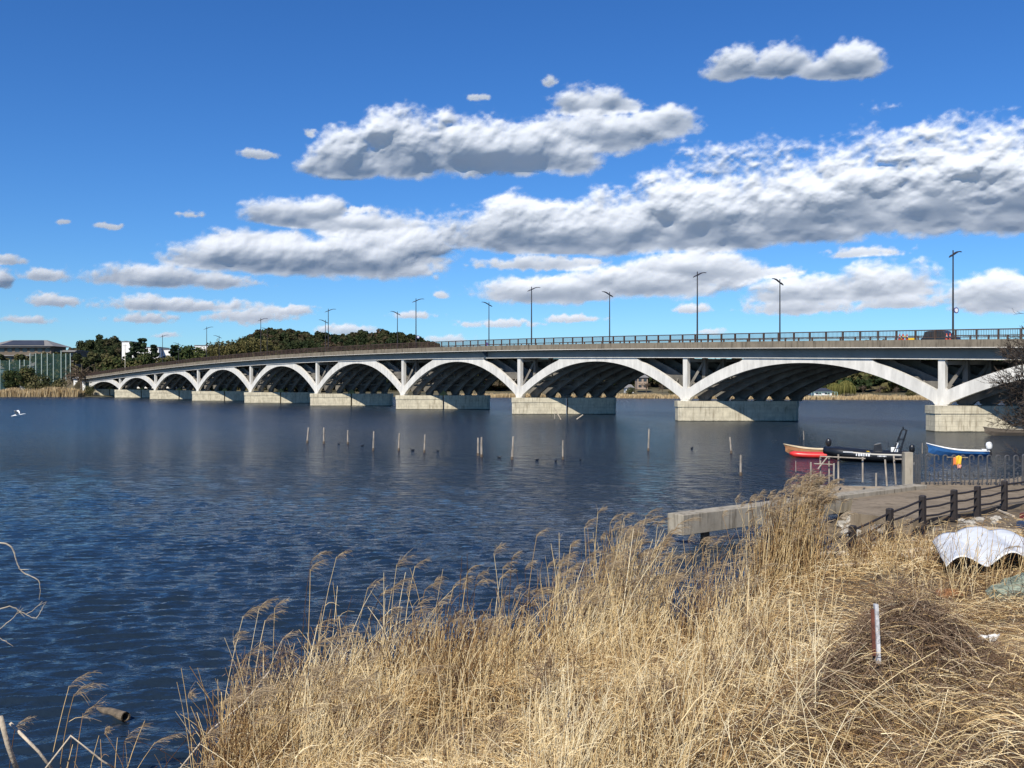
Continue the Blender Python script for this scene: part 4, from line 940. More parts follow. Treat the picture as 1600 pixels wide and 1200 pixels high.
# red inflatable canoe
b = W(1270, 714.8); B = empty('red_canoe', (b.x+.1, b.y-.35, .0), math.pi-.22, label='bright red inflatable canoe lying between the wooden boat and the black inflatable', cat='canoe')
for s in (-1, 1):
    q = MB(); n = 12; q.tube([((i/n-.5)*3.9, s*.33*(1-abs(i/n-.5)**3*5), .22+.22*abs(i/n-.5)**3*4) for i in range(n+1)], [.10 if i in (0, n) else .23 for i in range(n+1)], 12); q.build('side_tube', MT['red'], B, smooth=True)
q = MB(); q.box((0, 0, .12), (3.2, .7, .1)); q.build('floor', MT['red'], B)
q = MB(); q.box((.5, 0, .36), (.3, .6, .12)); q.build('seat', MT['orange'], B)
# black rigid inflatable with radar arch
b = W(1356, 721.5); ZR = math.pi-.36
B = empty('inflatable_boat', (b.x, b.y+.1, 0), ZR, label='long black rigid inflatable boat with console, seat and tall black frame at its stern', cat='boat')
Lr = 6.1; B.scale = (1.0, 1.0, 1.15)
for s in (-1, 1):
    q = MB(); pts_ = []; rr_ = []
    for i in range(17):
        u = i/16; x = -Lr/2+Lr*u; y = s*.80*(1 if u < .6 else max(.06, math.cos((u-.6)/.4*math.pi/2)**.7)); z = .42+.34*max(0, u-.35)**1.6*1.6; pts_.append((x, y, z)); rr_.append(.31 if u < .9 else .25)
    rr_[0] = .12; q.tube(pts_, rr_, 12); q.build('side_tube', MT['black'], B, smooth=True)
R = hull(Lr*.95, 1.45, .45, .35); q = MB(); q.loft(R, closed=False); q.f.append(tuple(range(6))); q.build('hull', MT['dark'], B)
q = MB(); q.box((-.2, 0, .34), (Lr*.78, 1.2, .06)); q.build('floor', MT['wallgrey'], B)
q = MB(); q.loft([[(x, -.42, z), (x, .42, z), (x+.25, .36, z2), (x+.25, -.36, z2)] for x, z, z2 in ((-1.4, .38, .40), (-1.2, .38, 1.25), (-.75, .38, 1.15), (-.6, .38, .5))]); q.build('console', MT['dark'], B, bevel=.03)
q = MB(); q.tube([(-1.5, .18*math.cos(a), 1.15+.18*math.sin(a)) for a in [k*math.pi/6 for k in range(13)]], .02, 5); q.build('steering_wheel', MT['black'], B)
q = MB(); q.box((-1.9, 0, .70), (.5, .5, .55)); q.box((-2.1, 0, 1.1), (.14, .5, .4)); q.build('seat', MT['white'], B, bevel=.04)
q = MB(); q.box((.9, 0, .62), (1.9, .7, .12)); q.build('bow_cushion', MT['black'], B, bevel=.04)
q = MB()
for s in (-1, 1):
    q.tube([(-1.75, s*.72, .55), (-2.35, s*.62, 1.95), (-2.45, s*.55, 2.15)], .035, 7); q.tube([(-2.25, s*.72, .55), (-2.70, s*.62, 1.95), (-2.75, s*.55, 2.12)], .035, 7)
    for z, x0, x1 in ((.95, -1.92, -2.38), (1.5, -2.15, -2.55)): q.bar((x0, s*.68, z), (x1, s*.68, z), .05)
q.tube([(-2.45, -.55, 2.15), (-2.45, .55, 2.15)], .035, 7); q.tube([(-2.75, -.55, 2.12), (-2.75, .55, 2.12)], .035, 7)
for y in (-.4, 0, .4): q.bar((-2.45, y, 2.15), (-2.75, y, 2.12), .04)
q.tube([(-2.5, .3, 2.15), (-2.5, .3, 2.33)], .05, 6); q.build('radar_frame', MT['black'], B)
outboard(B, -3.0, .42, MT['black'], .95)
MT['letter'] = mat('boat_lettering', (.72, .73, .74), .5, .05)
# worn, unreadable white lettering on the side tube: a row of short blocks
for x0_, z_, n_, h_ in ((.75, .50, 6, .17), (-.75, .45, 7, .09)):
    q = MB()
    for i in range(n_):
        w_ = h_*(.55+.25*((i*7) % 3)); q.box((x0_-i*h_*1.02, .80+.305, z_), (w_*.8, .03, h_*(.85+.15*(i % 2))))
    q.build('worn_lettering', MT['letter'], B)
q = MB(); q.box((1.35, .80+.24, .66), (.7, .1, .05)); q.box((.2, .80+.18, .62), (.9, .1, .05)); q.build('side_stripe', MT['letter'], B)
q = MB(); q.box((-.05, .80+.10, .70), (.2, .12, .1)); q.build('valve_patch', MT['yellow'], B)

# ================================================================ WOODEN JETTY WITH PIPE POSTS
J = empty('wooden_jetty', W(1345, 752, .35), .0, label='low wooden jetty of loose grey boards on the water behind the concrete beam', cat='jetty')
j0 = D(1262, 49.5); j1 = D(1412, 48.6); J.location = (0, 0, 0); zj = .42
q = MB()
for i in range(8):
    y = -1.1+i*.42; a = Vector((j0.x+random.uniform(-.5, .5), j0.y+y, zj+random.uniform(0, .08))); b = Vector((j1.x+random.uniform(-.2, .6), j1.y+y+random.uniform(-.2, .2), zj+random.uniform(0, .08))); q.bar(a, b, .30, .06)
q.build('board_deck', MT['wood'], J)
q = MB()
for i in range(5):
    t_ = i/4; a = j0.lerp(j1, t_); q.bar((a.x, a.y-1.2, zj-.12), (a.x, a.y+2.1, zj-.12), .12, .14)
    for y in (-1.0, 1.9): q.tube([(a.x, a.y+y, -1), (a.x, a.y+y, zj-.1)], .08, 6)
q.build('jetty_legs', MT['wood_dark'], J)
posts = [(1310, 746, 710, 0), (1348, 744, 714, 0), (1386, 750, 718, -3), (1400, 748, 712, -3.5), (1303, 757, 724, 0), (1295.5, 746, 715, 0), (1369, 755, 739, 0), (1267, 744, 722, 0), (1282, 745, 715, 0)]
for i, (px, yb, yt, ln) in enumerate(posts):
    d = 48.5 if yb < 752 else 47.2; z0 = CAMZ+(HY-yb)*d/F; z1 = CAMZ+(HY-yt)*d/F; x = (px-800)*d/F; q = MB(); q.tube([(x, d, z0-.3), (x+ln*d/F, d, z1)], .045, 7); q.build('pipe_post', MT['polew'], J)
for (x0, y0, x1, y1) in ((1281, 713, 1352, 716.5), (1397, 717.5, 1414, 717.5), (1272, 724.5, 1303, 726), (1278, 733, 1293, 714)):
    a = D(x0, 48.3, y0); b = D(x1, 48.3, y1); q = MB(); q.tube([a, b], .035, 6); q.build('pipe_rail', MT['polew'], J)

# ================================================================ CONCRETE BEAM, SLAB, GATE, FENCE
g0 = Vector((5.70, 35.2, 0)); g1 = Vector((18.9, 45.4, 0)); gd = (g1-g0).normalized(); gn = Vector((gd.y, -gd.x, 0))   # gn towards camera/right
CB = empty('concrete_beam', (0, 0, 0), label='long stained concrete beam running from the water up to the metal gate', cat='concrete beam')
q = MB(); LN = (g1-g0).length
z1 = 1.20; th = .74; wdb = .78
q.loft([[tuple(g0+gd*s+gn*(wdb if 0 else wdb)+Vector((0, 0, z1-th))), tuple(g0+gd*s+gn*wdb+Vector((0, 0, z1))), tuple(g0+gd*s+Vector((0, 0, z1))), tuple(g0+gd*s+Vector((0, 0, z1-th)))] for s in np.linspace(0, LN, 14)])
q.build('beam', MT['beam'], CB, bevel=.02)
q = MB()
for s in (1.6, 6.0, 10.5): c = g0+gd*s+gn*.4; q.tube([(c.x, c.y, -1.5), (c.x, c.y, z1-th)], .17, 10)
q.build('pile', MT['wood_dark'], CB)
S = MB(); poly = [(12.9, 36.6), (14.4, 34.5), (16.4, 35.9), (19.7, 38.7), (26, 42.2), (40, 50), (40, 54), (27, 50.0), (20.0, 47.6), (18.9, 45.6), (19.4, 44.9), (14.6, 41.1)]
S.prism(poly, -.6, 1.02); o = S.build('concrete_slab', MT['slab']); tag(o, 'worn pale concrete apron between the black fence and the gate', None, None, 'structure')
# gate post and folding gate
gp = D(1418, 46.6); o = MB().box((gp.x, gp.y, 1.0+.80), (.40, .40, 1.6)).build('gate_post', MT['beam'], bevel=.02); tag(o, 'square concrete post at the left end of the folding metal gate', 'gate post')
G = empty('folding_gate', (0, 0, 0), label='folding grey metal scissor gate between the concrete post and the right edge', cat='gate')
ga = Vector((gp.x+.35, gp.y, 1.04)); gb = Vector((27.8, 46.0, 1.04)); n = 20
q = MB()
for i in range(4): x = ga+Vector((.08*i+.02, 0, 0)); q.tube([x, x+Vector((0, 0, 1.45))], .03, 6)
q.build('folded_bars', MT['steel'], G)
for i in range(n):
    a = ga.lerp(gb, (i+1.2)/n); hgt = 1.42 if i != 11 else 1.46; rr_ = .10
    q = MB(); arc = [a+Vector((.02, 0, 0)), a+Vector((.02, 0, hgt-rr_))]+[a+Vector((.02+rr_-rr_*math.cos(t_), 0, hgt-rr_+rr_*math.sin(t_))) for t_ in (.4, .8, 1.2, 1.57, 2.0, 2.4, 2.8, 3.14)]+[a+Vector((.02+2*rr_, .0, hgt-rr_-.14))]
    q.tube(arc, .036 if i != 11 else .055, 7); q.tube([a+Vector((.02+2*rr_, .02, 0.05)), a+Vector((.02+2*rr_, .02, .62))], .028, 6); q.build('gate_upright', MT['steel'], G)
q = MB()
for i in range(n-1):
    a = ga.lerp(gb, (i+1.2)/n)+Vector((.1, 0, 0)); b = ga.lerp(gb, (i+2.2)/n)+Vector((.1, 0, 0))
    for z in (.25, .75): q.bar(a+Vector((0, -.03, z+.30)), b+Vector((0, -.03, z)), .035, .02); q.bar(a+Vector((0, .03, z)), b+Vector((0, .03, z+.30)), .035, .02)
q.build('scissor_links', MT['steel'], G)
q = MB()
for i in range(n): a = ga.lerp(gb, (i+1.2)/n)+Vector((.05, 0, .04)); q.tube([a+Vector((0, -.02, 0)), a+Vector((0, .02, 0))], .05, 8)
q.build('gate_wheels', MT['dark'], G)
a = ga.lerp(gb, 4.7/n); Y = empty('life_vest', (a.x+.05, a.y-.09, 1.75), label='yellow and orange life vest hanging on the folding gate', cat='life vest')
def cloth(cx, w0, w1, h, z0, col_, name, yo):
    V = []; Fq = []; nx, nz = 6, 8
    for yy in (0, .05):
        for j in range(nz+1):
            for i in range(nx+1):
                u = i/nx-.5; v = j/nz; V.append((cx+u*(w0+(w1-w0)*v), yo+yy+.03*math.sin(u*9+v*3), z0-h*v+.03*math.cos(u*6)))
    M1 = (nx+1)*(nz+1)
    for s in (0, 1):
        for j in range(nz):
            for i in range(nx): b = s*M1+j*(nx+1)+i; Fq.append((b, b+1, b+nx+2, b+nx+1))
    ed = [i for i in range(nx+1)]+[(j+1)*(nx+1)-1 for j in range(1, nz+1)]+[nz*(nx+1)+i for i in range(nx-1, -1, -1)]+[j*(nx+1) for j in range(nz-1, 0, -1)]
    for i in range(len(ed)): a_, b_ = ed[i], ed[(i+1) % len(ed)]; Fq.append((a_, b_, b_+M1, a_+M1))
    m_ = MB(); m_.add(V, Fq); return m_.build(name, col_, Y, smooth=True)
cloth(.05, .26, .24, .42, .68, MT['yellow'], 'vest_front', 0); cloth(-.14, .12, .16, .36, .60, MT['orange'], 'vest_side', .02); cloth(.06, .22, .15, .20, .28, mat('vest_pink', (.6, .28, .2), .6), 'vest_lining', -.01)
q = MB(); q.bar((-.5, .05, .62), (.5, .05, .60), .04); q.build('hanger_bar', MT['wood'], Y)
# black rail fence
fp = [(11.0, 31.0, .35, -.10), (12.75, 32.4, .72, -.05), (14.5, 33.9, .98, 0), (16.35, 35.5, 1.0, 0), (17.75, 36.6, 1.02, 0), (19.65, 38.3, 1.05, 0), (21.5, 39.6, 1.1, 0), (23.4, 40.9, 1.15, 0), (25.3, 42.3, 1.2, 0)]
FN = empty('rail_fence', (0, 0, 0), label='low black fence of square posts and three round rails beside the concrete apron', cat='fence')
tops = []
for i, (x, y, z, dz) in enumerate(fp):
    q = MB(); q.box((x, y, z+.42), (.20, .20, 1.14), rz=.7, taper=.97); q.box((x, y, z+1.0), (.21, .21, .05), rz=.7, taper=.7); q.build('fence_post', MT['fence'], FN, bevel=.012); tops.append((x, y, z))
for r_i, h in enumerate((.86, .58, .28)):
    for (a, b) in zip(tops[:-1], tops[1:]):
        q = MB(); A = Vector((a[0], a[1], a[2]+h)); B2 = Vector((b[0], b[1], b[2]+h)); mdl = (A+B2)/2+Vector((0, 0, -.02*(r_i+1))); q.tube([A, mdl, B2], .038, 8); q.build('fence_rail', MT['fence'], FN)
q = MB(); q.tube([(11, 31, 1.2), (9.6, 30.2, .75)], .035, 8); q.tube([(11, 31, .9), (9.8, 30.1, .35)], .035, 8); q.build('bent_rail', MT['fence'], FN)

# ================================================================ DRIFTWOOD, ROCKS, LITTER
def g_(x, y): return float(ground(np.array([x]), np.array([y]))[0])
def plank(px0, py0, px1, py1, z, wd, ht, m, name, label, group=None, lift=0.0, jag=True):
    a = W(px0, py0, z); b = W(px1, py1, z); a.z = max(g_(a.x, a.y), -.05)+ht/2+lift; b.z = max(g_(b.x, b.y), -.05)+ht/2+lift
    q = MB(); n = 7; q_pts = [a.lerp(b, i/n)+Vector((random.uniform(-1, 1), random.uniform(-1, 1), random.uniform(-.6, .6)))*(.03 if jag else 0) for i in range(n+1)]
    if name in ('driftwood_log',): q.tube(q_pts, [ht/2*random.uniform(.8, 1.1) for _ in q_pts], 8)
    else:
        q.bar(a, b, wd, ht)
    return tag(q.build(name, m), label, {'driftwood_log': 'log'}.get(name, 'plank'), group)
plank(1283, 843, 1322, 851, .6, .3, .22, MT['wood_pale'], 'driftwood_log', 'short bleached log right of the tall reed clump')
plank(1330, 846, 1354, 851, .6, .3, .24, MT['wood_pale'], 'driftwood_log', 'stubby white log end beside the bleached log')
plank(1352, 853, 1440, 857, .7, .2, .10, MT['wood_pale'], 'timber_plank', 'long pale split board, upper of the two behind the grass')
plank(1356, 861, 1464, 866, .7, .26, .20, MT['wood_pale'], 'driftwood_log', 'long pale log, lower of the pile left of the white sheet')
plank(1360, 869, 1455, 874, .7, .3, .18, MT['wood_dark'], 'driftwood_log', 'dark wet log beneath the long pale log')
plank(1440, 831, 1500, 836, 1.0, .22, .20, MT['wood'], 'driftwood_log', 'brown log with a pale cut end behind the white sheet')
plank(1418, 842, 1478, 848, .9, .2, .12, MT['wood_dark'], 'timber_plank', 'dark flat board below the brown log')
plank(1500, 815, 1596, 824, 1.0, .14, .09, MT['wood_pale'], 'timber_plank', 'long thin pale plank behind the top of the white sheet')
plank(1516, 821, 1560, 826, 1.0, .18, .07, MT['wood_pale'], 'timber_plank', 'short pale plank touching the white sheet')
plank(1556, 792, 1584, 801, 1.0, .1, .06, MT['wood_pale'], 'timber_plank', 'thin light stick by the fence at the right')
plank(1596, 803, 1625, 806, 1.0, .3, .2, mat('dark_red_paint', (.12, .02, .02), .6), 'timber_plank', 'dark red painted board at the right edge')
plank(1592, 815, 1625, 819, 1.0, .3, .22, mat('navy_box', (.03, .05, .10), .5), 'timber_plank', 'navy board with white end at the right edge')
rs_ = random.Random(5)
for i in range(26):                                        # scattered driftwood pieces
    px = rs_.uniform(1330, 1500); py = rs_.uniform(832, 888); a = W(px, py, .75); an = rs_.uniform(-.35, .35); L = rs_.uniform(.4, 1.8); z = max(g_(a.x, a.y), 0)+.08; q = MB()
    q.tube([a+Vector((-L/2*math.cos(an), -L/2*math.sin(an), 0)), a+Vector((0, 0, rs_.uniform(0, .06))), a+Vector((L/2*math.cos(an), L/2*math.sin(an), rs_.uniform(0, .1)))], [.05, .06, .04], 6)
    o = q.build('driftwood_piece', [MT['wood'], MT['wood_dark'], MT['wood_pale'], MT['wood_dark']][i % 4]); o.location.z = z-.75
    ds = '%s %s piece of driftwood in the heap left of the white sheet' % ('long' if L > 1.1 else 'short', ['grey-brown', 'dark wet', 'bleached', 'dark wet'][i % 4]); tag(o, ds, 'driftwood', ds[:ds.index(' piece')]+' driftwood in the heap')
rock_me = []
for k in range(6):
    q = MB(); q.blob((0, 0, 0), (1, .8, .55), 9, 6, .22, rs_); o = q.build('rock', MT['rock'] if k % 2 else MT['rock_pale']); rock_me.append(o.data); bpy.data.objects.remove(o)
def rocks(n, fx, label, group, s0, s1, z=None):
    for i in range(n):
        x, y = fx(); o = bpy.data.objects.new('rock', rs_.choice(rock_me)); col.objects.link(o); s = rs_.uniform(s0, s1); o.location = (x, y, (g_(x, y) if z is None else z)+s*.2); o.scale = (s, s, s); o.rotation_euler = (rs_.uniform(-.3, .3), rs_.uniform(-.3, .3), rs_.uniform(0, 6)); tag(o, label, 'rock', group)
def line(a, b, sp): 
    def f():
        t_ = rs_.random(); return (a[0]+(b[0]-a[0])*t_+rs_.gauss(0, sp), a[1]+(b[1]-a[1])*t_+rs_.gauss(0, sp))
    return f
rocks(80, line((13.6, 35.6), (15.6, 41.6), .55), 'rough pale rock in the rubble between the beam and the black fence', 'rubble between the beam and the fence', .14, .42)
rocks(14, line((15.5, 34.0), (18.5, 36.2), .35), 'small brown rock at the foot of the black fence', 'stones along the black fence', .08, .22)
rocks(60, line((19.5, 49.5), (36, 60), 1.2), 'stone of the shore behind the folding gate', 'stones on the shore behind the gate', .15, .42)
rocks(26, line((6.6, 27.6), (11.5, 33.2), .35), 'dark stone at the water edge by the tall reed clump', 'stones at the water edge', .1, .28)
# sandy spit behind gate
# white crumpled sheet
def make_sheet():
    nx, ny = 46, 22; V = []; 
    P00 = W(1459, 884, 1.05); P10 = Vector((14.6, 26.2, 1.1)); 
    ox, oy = 11.0, 24.3
    def S(u, v):
        # u along the ridges' cross direction (left->right), v from the near edge (0) to the back (1)
        x = ox+u*3.9+v*(.9-u*.9); y = oy-u*.4+v*2.9
        rib_ = .17*abs(math.sin(u*math.pi*3.3+.5+v*.5))**.8*(1-.35*v); arch = .62*math.sin(min(1, u*1.05+.03)*math.pi)**.5*(.65+.45*v)
        sag = .10*math.sin(u*19)*(1-v)**3-.20*(1-v)**3*max(0, u-.7)*3; wr = (vnoise(np.array(u*9.), np.array(v*5.), 1, 3)-.5)*.035+(.5-abs(vnoise(np.array(u*16.+v*7), np.array(v*4.-u*3), 1, 8)-.5))*.018
        return (x, y, 1.02+.10+arch*.85+rib_+sag+float(wr)+.12*v)
    for off in (0, -.025):
        for j in range(ny+1):
            for i in range(nx+1): p_ = S(i/nx, j/ny); V.append((p_[0], p_[1], p_[2]+off))
    M1 = (nx+1)*(ny+1); Fq = []
    for s in (0, 1):
        for j in range(ny):
            for i in range(nx): b = s*M1+j*(nx+1)+i; Fq.append((b, b+1, b+nx+2, b+nx+1))
    ed = [i for i in range(nx+1)]+[(j+1)*(nx+1)-1 for j in range(1, ny+1)]+[ny*(nx+1)+i for i in range(nx-1, -1, -1)]+[j*(nx+1) for j in range(ny-1, 0, -1)]
    for i in range(len(ed)): a_, b_ = ed[i], ed[(i+1) % len(ed)]; Fq.append((a_, b_, b_+M1, a_+M1))
    o = MB().add(V, Fq).build('plastic_sheet', MT['sheet'], smooth=True); tag(o, 'large wavy white plastic sheet lying over the debris at the right edge', 'plastic sheet')
make_sheet()
# dull green net heap, orange bag, white paper, post in the vine mound
q = MB(); x, y = 11.6, 22.0
cs = [(11.1, 21.3, .5), (11.7, 21.6, .62), (12.2, 21.0, .55)]
for cx, cy, r_ in cs: q.blob((cx, cy, g_(cx, cy)+.15), (r_, r_*.9, r_*.55), 14, 9, .14, rs_)
tag(q.build('net_heap', mat('pale_green_net', (.26, .30, .23), .9, .6, 9, bump=1.0)), 'heap of pale green netting below the right end of the white sheet', 'netting')
q = MB(); q.blob((10.1, 22.2, g_(10.1, 22.2)+.18), (.32, .22, .12), 12, 8, .2, rs_); tag(q.build('orange_bag', mat('orange_litter', (.26, .12, .045), .8, .4, 8, bump=.6)), 'rusty orange bag in the grass below the white sheet', 'bag')
def crumple(x, y, w_, h_, m, name, label, cat, dz=.25):
    q = MB(); nx, ny = 12, 9; V = []
    for j in range(ny+1):
        for i in range(nx+1):
            V.append((x+(i/nx-.5)*w_+rs_.uniform(-.02, .02), y+(j/ny-.5)*h_+rs_.uniform(-.02, .02), 0))
    z = ground(np.array([v[0] for v in V]), np.array([v[1] for v in V])); V = [(v[0], v[1], float(z[k])+dz+rs_.uniform(-.05, .07)) for k, v in enumerate(V)]; n_ = len(V); V += [(v[0], v[1], v[2]-.02) for v in V]; Fq = []
    for s in (0, 1):
        for j in range(ny):
            for i in range(nx): b = s*n_+j*(nx+1)+i; Fq.append((b, b+1, b+nx+2, b+nx+1))
    q.add(V, Fq); tag(q.build(name, m), label, cat)
crumple(6.85, 14.2, .52, .42, mat('white_bag', (.68, .66, .62), .7, .15), 'plastic_bag', 'crumpled whitish plastic bag in the dry vines below the sheet', 'plastic bag', .62)
o = empty('painted_post', (0, 0, 0), label='short white painted post with a rusty edge buried in the vine mound', cat='post')
pb = W(1374, 1035, 3.6); px_, py_ = 3.95, 11.7; zg = CAMZ+(HY-1038)*py_/F
xx = (1373-800)*(py_-.58)/F
q = MB(); q.bar((xx, py_-.58, CAMZ+(HY-1030)*(py_-.58)/F-.05), (xx-.02, py_-.55, CAMZ+(HY-944)*(py_-.55)/F), .062, .04); q.build('post', mat('flaking_white', (.52, .52, .53), .8, .65, 11), o)
q = MB(); q.bar((xx-.042, py_-.56, CAMZ+(HY-1022)*(py_-.56)/F-.02), (xx-.058, py_-.545, CAMZ+(HY-952)*(py_-.545)/F), .018, .04); q.build('rusty_edge', mat('rust', (.13, .045, .028), .9, .4, 10), o)
# floating bamboo stub
a = W(196, 1124, .03); b = W(150, 1104, .0); q = MB(); q.tube([b+Vector((0, 0, -.05)), b.lerp(a, .5)+Vector((0, 0, .01)), a+Vector((0, 0, .04))], [.045, .075, .085], 14, cap=False); 
n0 = len(q.v); q.tube([b+Vector((0, 0, -.05)), a+Vector((0, 0, .04))], [.035, .068], 14, cap=False); q.build('floating_stub', MT['wood_dark'])
bpy.data.objects['floating_stub'].data.materials[0] = mat('old_bamboo', (.15, .115, .075), .8, .5, 8); tag(bpy.data.objects['floating_stub'], 'short hollow bamboo stub floating near the lower left corner', 'bamboo stub')

# ================================================================ RIGHT EDGE BARE TREE
v, f, t_ = [], [], []
tb = [(42.5, 74, 4.0, (-.75, -.1, .50), 8.0), (44.5, 75, 4.4, (-.45, -.1, .85), 9.5), (43.2, 73, 2.6, (-.9, -.2, .12), 8.0), (46, 75, 6.0, (-.6, 0, .5), 9.0), (43, 74, 2.4, (-.9, 0, -.05), 7.0), (44, 72, 3.5, (-.85, -.1, .3), 8.5)]
parts = []
for i, (x, y, z, dr, L) in enumerate(tb):
    parts.append(bare_branches(L, 3, 400+i, 6, .012, .42, start=(x, y, z), dirn=dr, nchild=4, minr=.018))
T = empty('bare_tree', (0, 0, 0), label='large dark leafless tree leaning over the water at the right edge', cat='tree')
v, f, t_ = join(parts); np_mesh('crown', v, f, mat('dark_twigs', (.070, .052, .038), .95, .4, 2), {'tint': t_}, parent=T)
q = MB(); q.tube([(47, 74.5, 0), (46, 74.5, 2.5), (44.5, 74.2, 4.4), (42.3, 74, 5.0)], [.45, .36, .25, .12], 9); q.tube([(46, 74.5, 2.5), (43.5, 73, 2.6)], [.25, .14], 8); q.tube([(45, 74.4, 4), (46, 75, 6.2), (45, 75, 8)], [.24, .18, .08], 8); q.build('trunk', MT['trunk'], T)

# ================================================================ REEDS AND DRY GRASS
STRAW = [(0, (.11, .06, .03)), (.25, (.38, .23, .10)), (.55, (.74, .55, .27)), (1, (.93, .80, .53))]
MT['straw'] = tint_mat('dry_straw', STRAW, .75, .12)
MT['vine'] = tint_mat('dry_vines', [(0, (.055, .033, .022)), (.4, (.155, .10, .065)), (.75, (.30, .215, .14)), (1, (.58, .47, .33))], .85)
MT['plume'] = tint_mat('reed_plumes', [(0, (.24, .17, .10)), (.5, (.42, .32, .20)), (1, (.60, .49, .33))], .85, .3)
def sample(n, x0, x1, y0, y1, dens, seed):
    """positions seen from the path, denser near it"""
    r_ = np.random.default_rng(seed); X = []; Y = []
    got = 0
    while got < n:
        y = 1/(1/y1+(1/y0-1/y1)*r_.random(n*2)); u = r_.uniform(x0, x1, n*2); x = u*y
        k = r_.random(n*2) < dens(x, y); X.append(x[k]); Y.append(y[k]); got += k.sum()
    return np.concatenate(X)[:n], np.concatenate(Y)[:n]
def vine_w(X, Y):
    """1 where brown vines cover the bank, 0 where pale straw does"""
    px = 800+F*X/Y; py = HY+(CAMZ-ground(X, Y)-.3)*F/Y
    e = (px-1010)/330+(py-1010)/300+(vnoise(X, Y, 1.1, 12)-.5)*1.1
    md = np.exp(-(((X-4.75)/1.5)**2+((Y-11.6)/2.0)**2))
    return np.clip(e*.9+md*1.2+.05, 0, 1)
# matted straw
def mat_straw(n, seed):
    def dn(x, y): d = shore_dist(x, y); return np.clip((d+.15)*1.2, 0, 1)*(y < 34)*np.clip(.25+1.9*vnoise(x, y, .75, 61), 0, 1)*(1-.8*vine_w(x, y))*np.where((y > 29.5) & (x > 9.5), .12, 1)
    X, Y = sample(n, -.62, .60, 4.2, 33, dn, seed); r_ = np.random.default_rng(seed+1)
    bz = bulk(X, Y); h = bz*r_.random(n)**.45; Z = ground(X, Y)+h
    fl = vnoise(X, Y, 1.5, 21)*6.28*.9+.6+r_.normal(size=n)*.85; L = .12+.42*r_.random(n)**1.3
    dx, dy = np.cos(fl)*L, np.sin(fl)*L; up = r_.normal(size=n)*.12+.02
    P0 = np.stack([X, Y, Z], 1); P2 = P0+np.stack([dx, dy, up*L*2-.06], 1); P1 = (P0+P2)/2+np.stack([r_.normal(size=n)*.06, r_.normal(size=n)*.06, .10+.16*r_.random(n)], 1)*L[:, None]*1.4
    ti = np.clip(.60+.5*(vnoise(X, Y, .9, 31)-.5)+r_.normal(size=n)*.24-.55*(1-h/(bz+.01)), 0, 1)  # deeper strands tinted darker, painting the shade of gaps into the mat
    wd = .0014+.0030*r_.random(n)**2.5+Y*.00011
    return strands(P0, P1, P2, wd, wd*.5, 3, 2, ti)
def litter(n, seed):
    """short pale leaf litter and broken straw over the right part of the bank"""
    def dn(x, y): d = shore_dist(x, y); return np.clip(d*1.2, 0, 1)*np.clip((800+F*x/y-1020)/120, 0, 1)*np.clip((y/20)**1.6, .1, 1)*np.clip(1.8*vnoise(x, y, .9, 77)-.15, .15, 1)*((y < 33.5) | (x > 15))
    X, Y = sample(n, .12, .62, 8, 36, dn, seed); r_ = np.random.default_rng(seed+1); Z = ground(X, Y)+.03+bulk(X, Y)*.55*r_.random(n); k = r_.random(n) < np.where(Y > 33, .25, 1); X, Y, Z = X[k], Y[k], Z[k]; n = len(X)
    fl = r_.random(n)*6.283; L = .08+.36*r_.random(n)**1.6; P0 = np.stack([X, Y, Z], 1); P2 = P0+np.stack([np.cos(fl)*L, np.sin(fl)*L, r_.normal(size=n)*.16*L], 1)
    P1 = (P0+P2)/2+r_.normal(size=(n, 3))*.16*L[:, None]; wd = .0020+.0030*r_.random(n)**2+Y*.00012
    return strands(P0, P1, P2, wd, wd*.6, 2, 2, np.clip(.40+.6*(vnoise(X, Y, 1.3, 78)-.5)+r_.normal(size=n)*.25, 0, 1))
def mat_vine(n, seed):
    def dn(x, y): d = shore_dist(x, y); return np.clip(d*1.2, 0, 1)*(y < 24)*np.clip(vine_w(x, y)*1.3, 0, 1)
    X, Y = sample(n, -.2, .62, 4.2, 24, dn, seed); r_ = np.random.default_rng(seed+1)
    bz = bulk(X, Y)*.75+.35*np.exp(-(((X-4.75)/.9)**2+((Y-11.7)/1.1)**2)); h = bz*r_.random(n)**.5; Z = ground(X, Y)+h
    fl = r_.random(n)*6.28; L = .07+.36*r_.random(n)**1.8
    P0 = np.stack([X, Y, Z], 1); P2 = P0+np.stack([np.cos(fl)*L, np.sin(fl)*L, r_.normal(size=n)*.3*L], 1)
    P1 = (P0+P2)/2+r_.normal(size=(n, 3))*.35*L[:, None]
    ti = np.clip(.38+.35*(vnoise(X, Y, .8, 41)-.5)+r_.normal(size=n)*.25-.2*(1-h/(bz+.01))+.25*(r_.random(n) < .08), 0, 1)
    wd = .0010+.0020*r_.random(n)**2.5+Y*.00010
    return strands(P0, P1, P2, wd, wd*.6, 4, 2, ti)
v, f, t_ = join([mat_straw(125000, 51), litter(75000, 55)]); o = np_mesh('dry_grass', v, f, MT['straw'], {'tint': t_}); tag(o, 'matted pale dry straw covering the bank', 'dry grass', None, 'stuff')
